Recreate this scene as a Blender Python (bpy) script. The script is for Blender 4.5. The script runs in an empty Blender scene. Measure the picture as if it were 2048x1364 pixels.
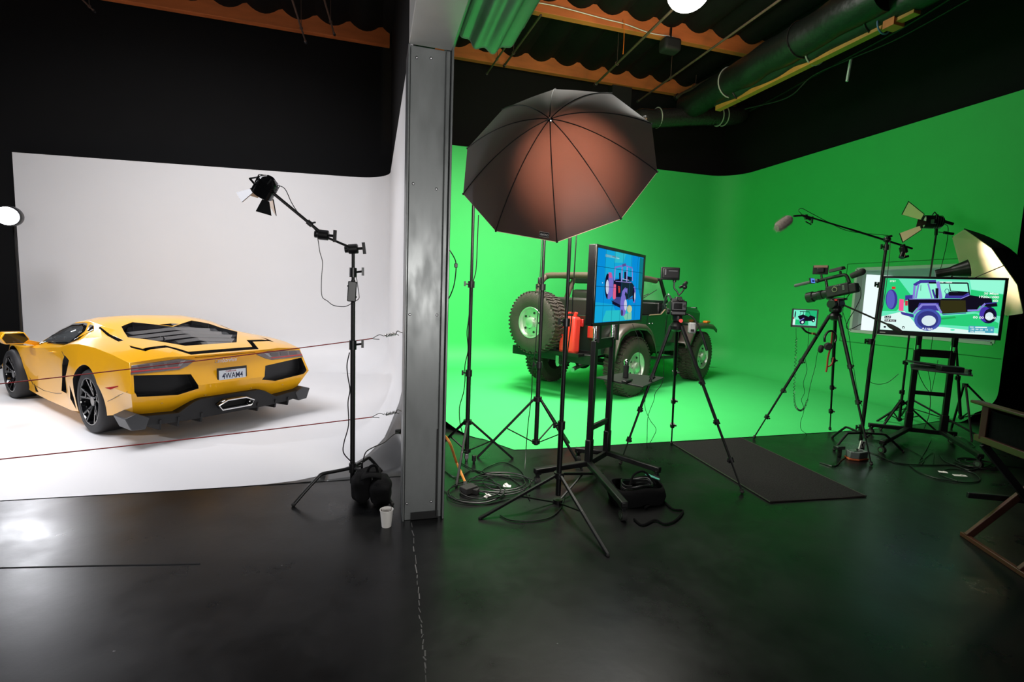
import bpy, bmesh, math, random
import numpy as np
from mathutils import Vector, Matrix
random.seed(4)
V = Vector
R = math.radians
PI = math.pi
C = bpy.context.scene.collection
# ------------------------------------------------------------------ camera
F, CX, CY, CAM_H = 975.0, 1024.0, 682.0, 1.6
def _u(a): return a / np.linalg.norm(a)
_y = _u(np.array([745 - CX, 575 - CY, F])); _h = _u(np.array([1, .0356, 0.]))
_up = _u(-np.cross(_h, _y)); _up = -_up if _up[1] > 0 else _up
_x = np.cross(_y, _up); _x = -_x if _x[0] < 0 else _x
AX = np.array([_x, _y, _up])                       # rows: world axes seen by the camera (x right, y down, z ahead)
cam_d = bpy.data.cameras.new('camera'); cam = bpy.data.objects.new('camera', cam_d); C.objects.link(cam)
cam_d.sensor_width = 36; cam_d.lens = F / 2048 * 36; cam_d.clip_start = .05; cam_d.clip_end = 100
cam.matrix_world = Matrix([[*(AX[i] * np.array([1, -1, -1])), (0, 0, CAM_H)[i]] for i in range(3)] + [[0, 0, 0, 1]])
bpy.context.scene.camera = cam
def ray(px, py): return AX @ np.array([px - CX, py - CY, F])
def G(px, py, z=0.0):                              # a spot of the floor (or of the level z) from the survey of the photograph
    d = ray(px, py); t = (z - CAM_H) / d[2]; return V((t * d[0], t * d[1], z))
def D(px, py, Y):                                  # a spot at the depth Y into the room
    d = ray(px, py); t = Y / d[1]; return V((t * d[0], Y, CAM_H + t * d[2]))
def DX(px, py, X):                                 # a spot on the wall plane X
    d = ray(px, py); t = X / d[0]; return V((X, t * d[1], CAM_H + t * d[2]))
def DZ(px, py, zc): d = ray(px, py) * zc / F; return V((d[0], d[1], d[2] + CAM_H))
# ------------------------------------------------------------------ world, exposure, lights
sc = bpy.context.scene
sc.view_settings.view_transform = 'Standard'; sc.view_settings.look = 'None'
sc.view_settings.exposure = 0.0; sc.view_settings.gamma = 1.0; sc.view_settings.use_curve_mapping = False
w = bpy.data.worlds.new('world'); sc.world = w; w.use_nodes = True
w.node_tree.nodes['Background'].inputs[0].default_value = (.8, .85, 1, 1)
w.node_tree.nodes['Background'].inputs[1].default_value = .006
sc.cycles.max_bounces = 8
def aim(o, loc, to):
    o.location = loc; o.rotation_euler = (V(to) - V(loc)).to_track_quat('-Z', 'Y').to_euler()
def area(name, loc, to, sx, sy, watts, col, spread=180):
    l = bpy.data.lights.new(name, 'AREA'); l.shape = 'RECTANGLE'; l.size = sx; l.size_y = sy; l.energy = watts; l.color = col; l.spread = R(spread)
    o = bpy.data.objects.new(name, l); C.objects.link(o); aim(o, loc, to); return o
def spot(name, loc, to, watts, col, ang=90, blend=.3, rad=.05):
    l = bpy.data.lights.new(name, 'SPOT'); l.energy = watts; l.color = col; l.spot_size = R(ang); l.spot_blend = blend; l.shadow_soft_size = rad
    o = bpy.data.objects.new(name, l); C.objects.link(o); aim(o, loc, to); return o
def point(name, loc, watts, col, rad=.05):
    l = bpy.data.lights.new(name, 'POINT'); l.energy = watts; l.color = col; l.shadow_soft_size = rad
    o = bpy.data.objects.new(name, l); C.objects.link(o); o.location = loc; return o
area('overhead_softbox_white_stage', (-3.2, 5.4, 5.9), (-3.2, 8.6, 0), 3.4, 1.8, 175, (.98, .97, 1), 130)
area('overhead_softbox_white_stage_front', (-3.6, 4.2, 5.6), (-2.6, 6.0, 0), 2.6, 1.2, 60, (.93, .93, 1), 130)
area('overhead_softbox_green_stage', (2.3, 6.2, 5.9), (2.2, 7.6, 0), 3.0, 1.8, 360, (1, .95, .86), 118)
spot('stage_spot_from_left', (-7.6, 5.0, 3.3), (-2.4, 5.6, .3), 420, (.95, .95, 1), 62, .4, .07)
area('tungsten_bounce', (4.4, 5.6, 3.9), (3.6, 9.4, 6.6), .6, .6, 26, (1, .55, .25), 140)
area('camera_side_fill', (.9, -3.3, 1.7), (.4, 3.4, 2.3), 2.2, 1.4, 42, (1, .98, .95), 80)  # added fill behind the camera, lifts the pillar and the header underside
# ------------------------------------------------------------------ materials
MATS = {}
def mat(name, col, rough=.5, metal=0.0, emit=0.0, coat=0.0, noise=0.0, nscale=8.0, bump=0.0, bscale=60.0, trans=0.0, alpha=1.0, spec=.5, sheen=0.0, rvar=0.0, stretch=None):
    if name in MATS: return MATS[name]
    m = bpy.data.materials.new(name); m.use_nodes = True; nt = m.node_tree; b = nt.nodes['Principled BSDF']
    b.inputs['Base Color'].default_value = (*col, 1); b.inputs['Roughness'].default_value = rough; b.inputs['Metallic'].default_value = metal
    b.inputs['Specular IOR Level'].default_value = spec
    if coat: b.inputs['Coat Weight'].default_value = coat; b.inputs['Coat Roughness'].default_value = .04
    if trans: b.inputs['Transmission Weight'].default_value = trans
    if alpha < 1: b.inputs['Alpha'].default_value = alpha
    if sheen: b.inputs['Sheen Weight'].default_value = sheen
    if emit: b.inputs['Emission Color'].default_value = (*col, 1); b.inputs['Emission Strength'].default_value = emit
    tc = nt.nodes.new('ShaderNodeTexCoord'); src = tc.outputs['Object']
    if stretch:
        mp = nt.nodes.new('ShaderNodeMapping'); mp.inputs['Scale'].default_value = stretch; nt.links.new(src, mp.inputs[0]); src = mp.outputs[0]
    if noise or rvar:
        n = nt.nodes.new('ShaderNodeTexNoise'); n.inputs['Scale'].default_value = nscale; n.inputs['Detail'].default_value = 6; nt.links.new(src, n.inputs['Vector'])
        if noise:
            r = nt.nodes.new('ShaderNodeMix'); r.data_type = 'RGBA'
            r.inputs[6].default_value = (*[c * (1 - noise) for c in col], 1); r.inputs[7].default_value = (*[min(1, c * (1 + noise)) for c in col], 1)
            nt.links.new(n.outputs[0], r.inputs[0]); nt.links.new(r.outputs[2], b.inputs['Base Color'])
        if rvar:
            q = nt.nodes.new('ShaderNodeMapRange'); q.inputs[1].default_value = .35; q.inputs[2].default_value = .65; q.inputs[3].default_value = max(.03, rough - rvar); q.inputs[4].default_value = rough + rvar
            nt.links.new(n.outputs[0], q.inputs[0]); nt.links.new(q.outputs[0], b.inputs['Roughness'])
    if bump:
        n2 = nt.nodes.new('ShaderNodeTexNoise'); n2.inputs['Scale'].default_value = bscale; nt.links.new(src, n2.inputs['Vector'])
        bp = nt.nodes.new('ShaderNodeBump'); bp.inputs['Strength'].default_value = bump; bp.inputs['Distance'].default_value = .01
        nt.links.new(n2.outputs[0], bp.inputs['Height']); nt.links.new(bp.outputs[0], b.inputs['Normal'])
    MATS[name] = m; return m
M = dict(
    black=mat('black_metal', (.006, .006, .0065), .42, noise=.2, spec=.35), blackm=mat('matt_black', (.010, .010, .011), .7), rubber=mat('rubber', (.022, .021, .02), .75, bump=.3, bscale=90),
    tyre=mat('jeep_tyre_rubber', (.05, .04, .033), .75, noise=.3, bump=.3), ctyre=mat('car_tyre_rubber', (.018, .018, .02), .6), plastic=mat('black_plastic', (.009, .009, .010), .36),
    chrome=mat('chrome', (.75, .75, .76), .12, 1), alu=mat('brushed_aluminium', (.62, .64, .6), .38, .75, noise=.15, nscale=30), steel=mat('steel', (.35, .35, .36), .35, 1),
    yellow=mat('yellow_car_paint', (.93, .45, .008), .28, coat=.7, spec=.35), cdark=mat('car_black_trim', (.008, .008, .009), .35), gloss=mat('gloss_black', (.006, .006, .007), .08, coat=.5),
    carbon=mat('dark_grey_trim', (.05, .052, .056), .4), glass=mat('tinted_glass', (.25, .27, .28), .03, alpha=.15), lens=mat('smoked_lamp_lens', (.16, .13, .13), .12, coat=1, noise=.4, nscale=25),
    red=mat('red_plastic', (.9, .045, .035), .4), redlens=mat('red_lens', (.5, .02, .02), .15, coat=1), orange=mat('orange_lens', (.9, .22, .02), .3), white=mat('white_plastic', (.8, .8, .78), .4),
    paper=mat('white_paper', (.85, .82, .78), .7), green=mat('chroma_green_paint', (.05, .60, .14), .62, noise=.04, nscale=3), jeepp=mat('jeep_dark_green_paint', (.006, .018, .013), .28, coat=.6),
    flare=mat('grey_fender_flare', (.065, .053, .045), .4), brown=mat('brown_padding', (.11, .075, .055), .6, bump=.2, bscale=25), seat=mat('seat_vinyl', (.03, .025, .023), .45),
    cloth=mat('black_cloth', (.006, .006, .0065), .95, spec=.1, bump=.3, bscale=40), wood=mat('chair_wood', (.075, .024, .012), .45, noise=.3, nscale=14, stretch=(1, 1, .2)),
    beam=mat('orange_timber', (.62, .17, .045), .65, noise=.4, nscale=7, stretch=(.25, 1, 1)), beamy=mat('yellow_timber', (.5, .22, .04), .6, noise=.3, nscale=6), pipe=mat('dusty_pipe', (.10, .06, .045), .5, noise=.4),
    duct=mat('black_duct_wrap', (.007, .009, .008), .45, bump=.9, bscale=9), foil=mat('duct_tape_foil', (.02, .02, .02), .2, bump=1.0, bscale=22), ceil=mat('black_ceiling', (.005, .005, .005), .85, spec=.2, noise=.5),
    wallb=mat('black_wall', (.0065, .0065, .007), .8, spec=.2, noise=.15, nscale=2), galv=mat('galvanised_steel', (.17, .18, .18), .38, .35, noise=.35, nscale=5, rvar=.08, stretch=(2, 2, .7)),
    galvl=mat('pale_steel_header', (.75, .76, .72), .5, .2, noise=.12, nscale=4), apron=mat('grey_floor_paint', (.075, .077, .078), .32, noise=.1), cream=mat('pale_wall', (.6, .62, .62), .6),
    redrope=mat('red_rope', (.30, .02, .02), .6), ocable=mat('orange_cable', (.75, .28, .05), .5), strap=mat('red_strap', (.35, .03, .02), .6), fur=mat('grey_fur', (.26, .22, .2), .9, noise=.5, nscale=60, bump=1, bscale=200),
    corr=mat('corrugated_panel', (.20, .25, .22), .35, .3, noise=.25, nscale=3), silver=mat('umbrella_silver', (.85, .72, .5), .45, .2), ncream=mat('warm_reflector', (.8, .55, .35), .5))
def emis(name, col, s=1.0):
    if name in MATS: return MATS[name]
    m = bpy.data.materials.new(name); m.use_nodes = True; nt = m.node_tree; nt.nodes.remove(nt.nodes['Principled BSDF'])
    e = nt.nodes.new('ShaderNodeEmission'); e.inputs[0].default_value = (*col, 1); e.inputs[1].default_value = s
    nt.links.new(e.outputs[0], nt.nodes['Material Output'].inputs[0]); MATS[name] = m; return m
def srgb(r, g, b): return tuple(((c / 255 + .055) / 1.055) ** 2.4 if c > 10 else c / 255 / 12.92 for c in (r, g, b))
# white stage paint: a little scuffed gloss
wm = mat('white_stage_paint', (.80, .80, .81), .5, noise=.02, nscale=1.5)
# black floor paint with scuffs and dust
fm = bpy.data.materials.new('black_floor_paint'); fm.use_nodes = True; nt = fm.node_tree; b = nt.nodes['Principled BSDF']; tc = nt.nodes.new('ShaderNodeTexCoord')
n1 = nt.nodes.new('ShaderNodeTexNoise'); n1.inputs['Scale'].default_value = 1.6; n1.inputs['Detail'].default_value = 8; n1.inputs['Roughness'].default_value = .65
n2 = nt.nodes.new('ShaderNodeTexVoronoi'); n2.inputs['Scale'].default_value = 3.2
n3 = nt.nodes.new('ShaderNodeTexNoise'); n3.inputs['Scale'].default_value = 24; n3.inputs['Detail'].default_value = 4
for n in (n1, n2, n3): nt.links.new(tc.outputs['Object'], n.inputs['Vector'])
cr = nt.nodes.new('ShaderNodeMix'); cr.data_type = 'RGBA'; cr.inputs[6].default_value = (.0035, .0038, .004, 1); cr.inputs[7].default_value = (.008, .008, .0085, 1); nt.links.new(n1.outputs[0], cr.inputs[0])
lt = nt.nodes.new('ShaderNodeMath'); lt.operation = 'LESS_THAN'; lt.inputs[1].default_value = .022; nt.links.new(n2.outputs['Distance'], lt.inputs[0])
gt = nt.nodes.new('ShaderNodeMath'); gt.operation = 'GREATER_THAN'; gt.inputs[1].default_value = .56; nt.links.new(n3.outputs[0], gt.inputs[0])
mu = nt.nodes.new('ShaderNodeMath'); mu.operation = 'MULTIPLY'; nt.links.new(lt.outputs[0], mu.inputs[0]); nt.links.new(gt.outputs[0], mu.inputs[1])
c2 = nt.nodes.new('ShaderNodeMix'); c2.data_type = 'RGBA'; c2.inputs[7].default_value = (.16, .16, .16, 1); nt.links.new(mu.outputs[0], c2.inputs[0]); nt.links.new(cr.outputs[2], c2.inputs[6]); nt.links.new(c2.outputs[2], b.inputs['Base Color'])
rr = nt.nodes.new('ShaderNodeMapRange'); rr.inputs[1].default_value = .3; rr.inputs[2].default_value = .7; rr.inputs[3].default_value = .24; rr.inputs[4].default_value = .40; b.inputs['Specular IOR Level'].default_value = .4; nt.links.new(n1.outputs[0], rr.inputs[0]); nt.links.new(rr.outputs[0], b.inputs['Roughness'])
bp = nt.nodes.new('ShaderNodeBump'); bp.inputs['Strength'].default_value = .12; bp.inputs['Distance'].default_value = .02; nt.links.new(n1.outputs[0], bp.inputs['Height']); nt.links.new(bp.outputs[0], b.inputs['Normal'])
# umbrella cloth: thin black cloth that lets a little of the lamp through
um = bpy.data.materials.new('umbrella_black_cloth'); um.use_nodes = True; nt = um.node_tree; b = nt.nodes['Principled BSDF']
b.inputs['Base Color'].default_value = (.032, .024, .032, 1); b.inputs['Roughness'].default_value = .5; b.inputs['Sheen Weight'].default_value = .15
tr = nt.nodes.new('ShaderNodeBsdfTranslucent'); tr.inputs[0].default_value = (.27, .16, .135, 1); mx = nt.nodes.new('ShaderNodeMixShader'); mx.inputs[0].default_value = .30
nt.links.new(b.outputs[0], mx.inputs[1]); nt.links.new(tr.outputs[0], mx.inputs[2]); nt.links.new(mx.outputs[0], nt.nodes['Material Output'].inputs[0])
# door mat
mm = mat('grey_carpet', (.022, .021, .021), .95, noise=.8, spec=.1, nscale=90, bump=.8, bscale=240)

# ------------------------------------------------------------------ mesh building
def frame_of(d):
    d = V(d).normalized(); a = V((0, 0, 1)) if abs(d.z) < .9 else V((1, 0, 0))
    x = d.cross(a).normalized(); return x, d.cross(x).normalized(), d
def smooth_path(pts, n=6):
    p = [V(q) for q in pts]; p = [p[0] * 2 - p[1]] + p + [p[-1] * 2 - p[-2]]; out = []
    for i in range(1, len(p) - 2):
        for k in range(n):
            t = k / n; a, b_, c, d = p[i - 1], p[i], p[i + 1], p[i + 2]
            out.append(.5 * ((2 * b_) + (c - a) * t + (2 * a - 5 * b_ + 4 * c - d) * t * t + (3 * b_ - a - 3 * c + d) * t ** 3))
    return out + [p[-2]]
class MB:
    def __init__(s): s.v = []; s.f = []; s.m = []; s.mi = 0
    def add(s, vs, fs):
        o = len(s.v); s.v += [V(q) for q in vs]; s.f += [[o + i for i in f] for f in fs]; s.m += [s.mi] * len(fs); return s
    def box(s, c, size, rot=None):
        x, y, z = [q / 2 for q in size]; vs = [V((a * x, b_ * y, d * z)) for a in (-1, 1) for b_ in (-1, 1) for d in (-1, 1)]
        if rot is not None:
            rm = rot if isinstance(rot, Matrix) else Matrix.Rotation(rot, 3, 'Z'); vs = [rm @ q for q in vs]
        return s.add([V(c) + q for q in vs], [(0, 1, 3, 2), (4, 6, 7, 5), (0, 4, 5, 1), (2, 3, 7, 6), (0, 2, 6, 4), (1, 5, 7, 3)])
    def bar(s, p, q, w, h=None, up=(0, 0, 1)):     # rectangular bar
        p, q = V(p), V(q); d = (q - p).normalized(); h = h or w; x = d.cross(V(up)); x = V((1, 0, 0)) if x.length < 1e-4 else x.normalized(); y = x.cross(d)
        vs = [e + x * a * w / 2 + y * b_ * h / 2 for e in (p, q) for a, b_ in ((-1, -1), (1, -1), (1, 1), (-1, 1))]
        return s.add(vs, [(3, 2, 1, 0), (4, 5, 6, 7), (0, 1, 5, 4), (1, 2, 6, 5), (2, 3, 7, 6), (3, 0, 4, 7)])
    def cyl(s, p, q, r, r2=None, n=16, cap=True):
        p, q = V(p), V(q); r2 = r if r2 is None else r2; x, y, d = frame_of(q - p)
        vs = [e + (x * math.cos(2 * PI * i / n) + y * math.sin(2 * PI * i / n)) * rad for e, rad in ((p, r), (q, r2)) for i in range(n)]
        fs = [(i, (i + 1) % n, n + (i + 1) % n, n + i) for i in range(n)]
        if cap: fs += [tuple(range(n - 1, -1, -1)), tuple(range(n, 2 * n))]
        return s.add(vs, fs)
    def tube(s, pts, r, n=8, sm=0, closed=False):
        pts = [V(q) for q in pts]
        if sm: pts = smooth_path(pts, sm)
        rs = r if isinstance(r, (list, tuple)) else [r] * len(pts); vs = []; x = None
        for i, p in enumerate(pts):
            a = pts[i - 1] if (i or closed) else p; b_ = pts[(i + 1) % len(pts)] if (i < len(pts) - 1 or closed) else p
            d = (b_ - a); d = V((0, 0, 1)) if d.length < 1e-9 else d.normalized()
            if x is None: x = frame_of(d)[0]
            x = (x - d * x.dot(d)); x = frame_of(d)[0] if x.length < 1e-6 else x.normalized(); y = d.cross(x)
            vs += [p + (x * math.cos(2 * PI * k / n) + y * math.sin(2 * PI * k / n)) * rs[min(i, len(rs) - 1)] for k in range(n)]
        N = len(pts); fs = [(i * n + k, i * n + (k + 1) % n, ((i + 1) % N) * n + (k + 1) % n, ((i + 1) % N) * n + k) for i in range(N if closed else N - 1) for k in range(n)]
        if not closed: fs += [tuple(range(n - 1, -1, -1)), tuple(range((N - 1) * n, N * n))]
        return s.add(vs, fs)
    def lathe(s, o, d, prof, n=32, closed=False, mod=None, cap=True):   # prof: (radius, distance along d)
        o = V(o); x, y, d = frame_of(d); vs = []
        for j, (r, h) in enumerate(prof):
            for i in range(n):
                a = 2 * PI * i / n; rr_ = r + (mod(j, i) if mod else 0); vs.append(o + d * h + (x * math.cos(a) + y * math.sin(a)) * rr_)
        N = len(prof); fs = [(j * n + i, j * n + (i + 1) % n, ((j + 1) % N) * n + (i + 1) % n, ((j + 1) % N) * n + i) for j in range(N if closed else N - 1) for i in range(n)]
        if not closed and cap:
            if prof[0][0] > 1e-6: fs.append(tuple(range(n - 1, -1, -1)))
            if prof[-1][0] > 1e-6: fs.append(tuple(range((N - 1) * n, N * n)))
        return s.add(vs, fs)
    def sph(s, c, r, n=16, sc_=(1, 1, 1)):
        return s.add([V(c) + V((r * sc_[0] * math.sin(PI * j / n) * math.cos(2 * PI * i / n), r * sc_[1] * math.sin(PI * j / n) * math.sin(2 * PI * i / n), r * sc_[2] * math.cos(PI * j / n))) for j in range(n + 1) for i in range(n)],
                     [(j * n + i, (j + 1) * n + i, (j + 1) * n + (i + 1) % n, j * n + (i + 1) % n) for j in range(n) for i in range(n)])
    def prism(s, poly, d):                         # closed polygon extruded by the vector d
        poly = [V(q) for q in poly]; n = len(poly); d = V(d)
        return s.add(poly + [q + d for q in poly], [tuple(range(n - 1, -1, -1)), tuple(range(n, 2 * n))] + [(i, (i + 1) % n, n + (i + 1) % n, n + i) for i in range(n)])
    def face(s, poly): return s.add(poly, [tuple(range(len(poly)))])
    def grid(s, rows, closed=False):
        n = len(rows[0]); return s.add([q for r in rows for q in r], [(j * n + i, j * n + (i + 1) % n, (j + 1) * n + (i + 1) % n, (j + 1) * n + i) for j in range(len(rows) - 1) for i in range(n if closed else n - 1)])
    def build(s, name, mats, parent=None, world=True, thick=0, bevel=0, ang=35, recalc=True, seg=2):
        me = bpy.data.meshes.new(name); vs = s.v
        if world and parent is not None:
            inv = parent.get('_w'); inv = Matrix([inv[i * 4:i * 4 + 4] for i in range(4)]) if inv is not None else Matrix.Identity(4); vs = [inv @ q for q in vs]
        me.from_pydata([tuple(q) for q in vs], [], s.f)
        for mt in (mats if isinstance(mats, (list, tuple)) else [mats]): me.materials.append(M[mt] if isinstance(mt, str) else mt)
        for p, k in zip(me.polygons, s.m): p.material_index = k
        bm = bmesh.new(); bm.from_mesh(me)
        bmesh.ops.remove_doubles(bm, verts=bm.verts, dist=1e-5)
        if recalc: bmesh.ops.recalc_face_normals(bm, faces=bm.faces)
        for f in bm.faces: f.smooth = True
        for e in bm.edges: e.smooth = not (len(e.link_faces) == 2 and e.calc_face_angle(0) > R(ang))
        bm.to_mesh(me); bm.free()
        o = bpy.data.objects.new(name, me); C.objects.link(o)
        if parent is not None:
            o.parent = parent
            if parent.get('_w') is not None: o['_w'] = list(parent['_w'])
        if thick: q = o.modifiers.new('thickness', 'SOLIDIFY'); q.thickness = thick; q.offset = 0
        if bevel: q = o.modifiers.new('bevel', 'BEVEL'); q.width = bevel; q.segments = seg; q.limit_method = 'ANGLE'; q.angle_limit = R(30)
        return o
def mb(): return MB()
def tag(o, label, cat, group=None, kind=None):
    o['label'] = label; o['category'] = cat
    if group: o['group'] = group
    if kind: o['kind'] = kind
    return o
def struct(o, label=None):
    o['kind'] = 'structure'
    if label: o['label'] = label
    return o
def thing(name, label, cat, loc, rz=0.0, group=None):
    o = bpy.data.objects.new(name, None); C.objects.link(o); o.empty_display_size = .1; o.location = loc; o.rotation_euler = (0, 0, rz)
    mw = Matrix.Translation(V(loc)) @ Matrix.Rotation(rz, 4, 'Z'); o['_w'] = [x for r in mw.inverted() for x in r]
    return tag(o, label, cat, group)
def bake(o):                                       # apply modifiers to the mesh data
    dg = bpy.context.evaluated_depsgraph_get(); me = bpy.data.meshes.new_from_object(o.evaluated_get(dg)); o.modifiers.clear(); o.data = me
def cut(o, cutters):
    for c in cutters:
        q = o.modifiers.new('cut', 'BOOLEAN'); q.operation = 'DIFFERENCE'; q.object = c; q.solver = 'EXACT'
        bpy.context.view_layer.update(); bake(o); bpy.data.objects.remove(c)
def text(name, body, origin, right, up, size, mt, parent, width=None, font_bold=False, depth=.0008, italic=0):
    cu = bpy.data.curves.new(name, 'FONT'); cu.body = body; cu.size = size; cu.align_x = 'CENTER'; cu.align_y = 'CENTER'; cu.extrude = depth; cu.offset = size * .012 if font_bold else 0; cu.shear = italic
    t = bpy.data.objects.new(name, cu); C.objects.link(t); bpy.context.view_layer.update()
    dg = bpy.context.evaluated_depsgraph_get(); me = bpy.data.meshes.new_from_object(t.evaluated_get(dg)); bpy.data.objects.remove(t)
    xs = [q.co.x for q in me.vertices]; k = width / (max(xs) - min(xs)) if width and xs else 1
    right = V(right).normalized(); up = V(up).normalized(); nrm = right.cross(up)
    b_ = mb(); b_.v = [V(origin) + right * q.co.x * k + up * q.co.y + nrm * q.co.z for q in me.vertices]; b_.f = [list(p.vertices) for p in me.polygons]; b_.m = [0] * len(b_.f)
    return b_.build(name, mt, parent, recalc=False)
def cable(name, pts, r, mt, label, sm=6, cat='cable', group=None, parent=None):
    o = mb().tube(pts, r, 6, sm).build(name, mt, parent)
    return tag(o, label, cat, group) if parent is None else o
def homog(c):                                      # picture corners TL TR BR BL -> unit square
    A = []; B = []
    for (x, y), (u, v) in zip(c, ((0, 1), (1, 1), (1, 0), (0, 0))):
        A += [[x, y, 1, 0, 0, 0, -u * x, -u * y], [0, 0, 0, x, y, 1, -v * x, -v * y]]; B += [u, v]
    h = np.linalg.solve(np.array(A, float), np.array(B, float))
    def f(x, y): w_ = h[6] * x + h[7] * y + 1; return ((h[0] * x + h[1] * y + h[2]) / w_, (h[3] * x + h[4] * y + h[5]) / w_)
    return f
# ================================================================== the setting
# floor slab, seams
f = mb().box((0, 3.4, -.06), (26, 15.4, .12)); struct(f.build('floor', fm), 'glossy scuffed black painted concrete floor')
sm_ = mat('joint_dust', (.16, .155, .15), .8, noise=.6, nscale=30); s = mb()
pts = [G(824, 1046), G(833, 1150), G(840, 1230), G(847, 1290), G(853, 1364), G(868, 1500)]
for a, b_ in zip(pts, pts[1:]):
    n = 6
    for k in range(n):
        p = a.lerp(b_, k / n) + V((random.uniform(-.006, .006), 0, .0008)); q = a.lerp(b_, (k + random.uniform(.55, 1)) / n) + V((random.uniform(-.006, .006), 0, .0008)); s.bar(p, q, random.uniform(.003, .007), .001)
struct(s.build('trim_1', sm_), 'pale dusty floor joint running from the steel pillar')
s = mb(); s.tube([G(0, 1136) + V((0, 0, .001)), G(180, 1132) + V((0, 0, .001)), G(400, 1128) + V((0, 0, .001))], .0035, 4); struct(s.build('trim_2', 'blackm'), 'dark joint in the floor in front of the white stage')
# building walls
H_C = 7.2
struct(mb().box((0, 11.15, H_C / 2), (26, .3, H_C)).build('wall_back', 'wallb'), 'matt black back wall above both stages')
struct(mb().box((-9.0, 4.9, H_C / 2), (.2, 13, H_C)).build('wall_left', 'wallb'), 'black wall left of the white stage')
struct(mb().box((8.75, 10.6, H_C / 2), (.2, 1.0, H_C)).box((8.75, 6.9, 5.85), (.2, 6.4, 2.7)).box((8.75, 7.6, .45), (.2, 6.0, .9)).box((8.75, 9.0, 2.7), (.2, 3.1, 3.6)).build('wall_right', 'wallb'), 'black wall above the green stage')
struct(mb().box((11.2, 4.66, H_C / 2), (5.0, .14, H_C)).build('wall_right_return', 'wallb'), 'black wall right of the green stage')
struct(mb().box((0.42, 7.4, 5.3), (.16, 6.4, 3.3)).box((.46, 7.7, 1.9), (.2, 5.6, 3.6)).build('wall_divider', 'wallb'), 'black partition between the two stages')
# white cyclorama
HW = 3.69; RC = .6; NA = 16
def profile(Rc, hs): return [(Rc + .07, 0), (Rc + .035, 0)] + [(Rc - Rc * math.sin(a), Rc - Rc * math.cos(a)) for a in [PI / 2 * k / NA for k in range(NA + 1)]] + [(0, z) for z in hs]
YF = [4.28, 4.31, 4.34, 4.40, 4.45, 4.53, 4.60, 4.68, 4.76, 4.81, 4.85, 4.95, 5.03, 5.09, 5.11, 5.11, 5.12, 5.10, 5.05, 4.84, 4.40, 4.2, 4.2, 4.2]
A_, B_ = V((-5.97, 10.7, 0)), V((.3, 10.02, 0)); dirw = (B_ - A_).normalized(); nb = V((dirw.y, -dirw.x, 0))
plan = [(A_ + dirw * t, nb) for t in np.linspace(0, (B_ - A_).length - .72, 12)]
cfc = B_ + V((-.7, -.7 + .06, 0))
for k in range(1, 17): a = PI / 2 * k / 16; n = -V((math.sin(a), math.cos(a), 0)); plan.append((cfc - n * .7, n))
for y in np.linspace(9.1, 5.6, 8): plan.append((V((.3, y, 0)), V((-1, 0, 0))))
prof = profile(RC, (.8, 1.2, 2.0, 2.8, HW))
rows = [[V((p_.x + n.x * d, p_.y + n.y * d, z + .004)) for d, z in prof] for p_, n in plan]
def ease(t): t = min(1, max(0, t)); return t * t * (3 - 2 * t)
def flat(d, z, Y): return V((.3 - d, Y, (z * ease((Y - 4.13) / 1.1) if z <= RC + .01 else z) + .004))
for t in (.2, .4, .6, .8, .9, 1.0): rows.append([flat(d, z, 5.6 + (YF[k] - 5.6) * t) for k, (d, z) in enumerate(prof)])
g = mb().grid(rows)
chain = [r[0] for r in rows]                       # floor side of the cove
front = [V((-.45, 4.23, .004)), V((-.6, 4.18, .004)), V((-.85, 4.14, .004)), V((-1.5, 4.15, .004)), V((-2.53, 4.18, .004)), V((-8.8, 4.3, .004)), V((-8.8, 10.4, .004)), V((-6.2, 10.1, .004))]
fl_front = [V((-.37, 4.28, .004))] + front[:6]; fl_front.sort(key=lambda q: q.x); fl_back = sorted([q for q in chain if q.y > 8.2] + [V((-8.8, 10.4, .004))], key=lambda q: q.x)
def at_x(L_, x):
    for a, b_ in zip(L_, L_[1:]):
        if a.x <= x <= b_.x and b_.x > a.x: return a.lerp(b_, (x - a.x) / (b_.x - a.x))
    return L_[0] if x < L_[0].x else L_[-1]
g.grid([[V((x, at_x(fl_front, x).y, .004)) for x in np.linspace(-8.8, -.37, 40)], [V((x, at_x(fl_back, x).y + .005, .0038)) for x in np.linspace(-8.8, -.37, 40)]])
wc = g.build('wall_white_cyclorama', wm, recalc=False, ang=40); struct(wc, 'curved white painted cyclorama wall and stage floor')
bmx = bmesh.new(); bmx.from_mesh(wc.data); bmesh.ops.recalc_face_normals(bmx, faces=bmx.faces)
if sum(f.normal.z * f.calc_area() for f in bmx.faces) < 0: bmesh.ops.reverse_faces(bmx, faces=bmx.faces)
bmx.to_mesh(wc.data); bmx.free()
g = mb(); ap_rows = [[flat(d, z, YF[k] + (4.13 - YF[k]) * t) - V((0, 0, .001)) for k, (d, z) in enumerate(prof[:NA + 5])] for t in (0, .15, .3, .45, .6, .8, 1)]
g.grid(ap_rows); g.face([ap_rows[-1][0], ap_rows[0][0], V((-.45, 4.23, .003)), V((-.6, 4.18, .003)), V((-.85, 4.135, .003))])
struct(g.build('wall_grey_apron', 'apron', recalc=False, thick=.003), 'dark grey painted corner of the white stage beside the pillar')
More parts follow.
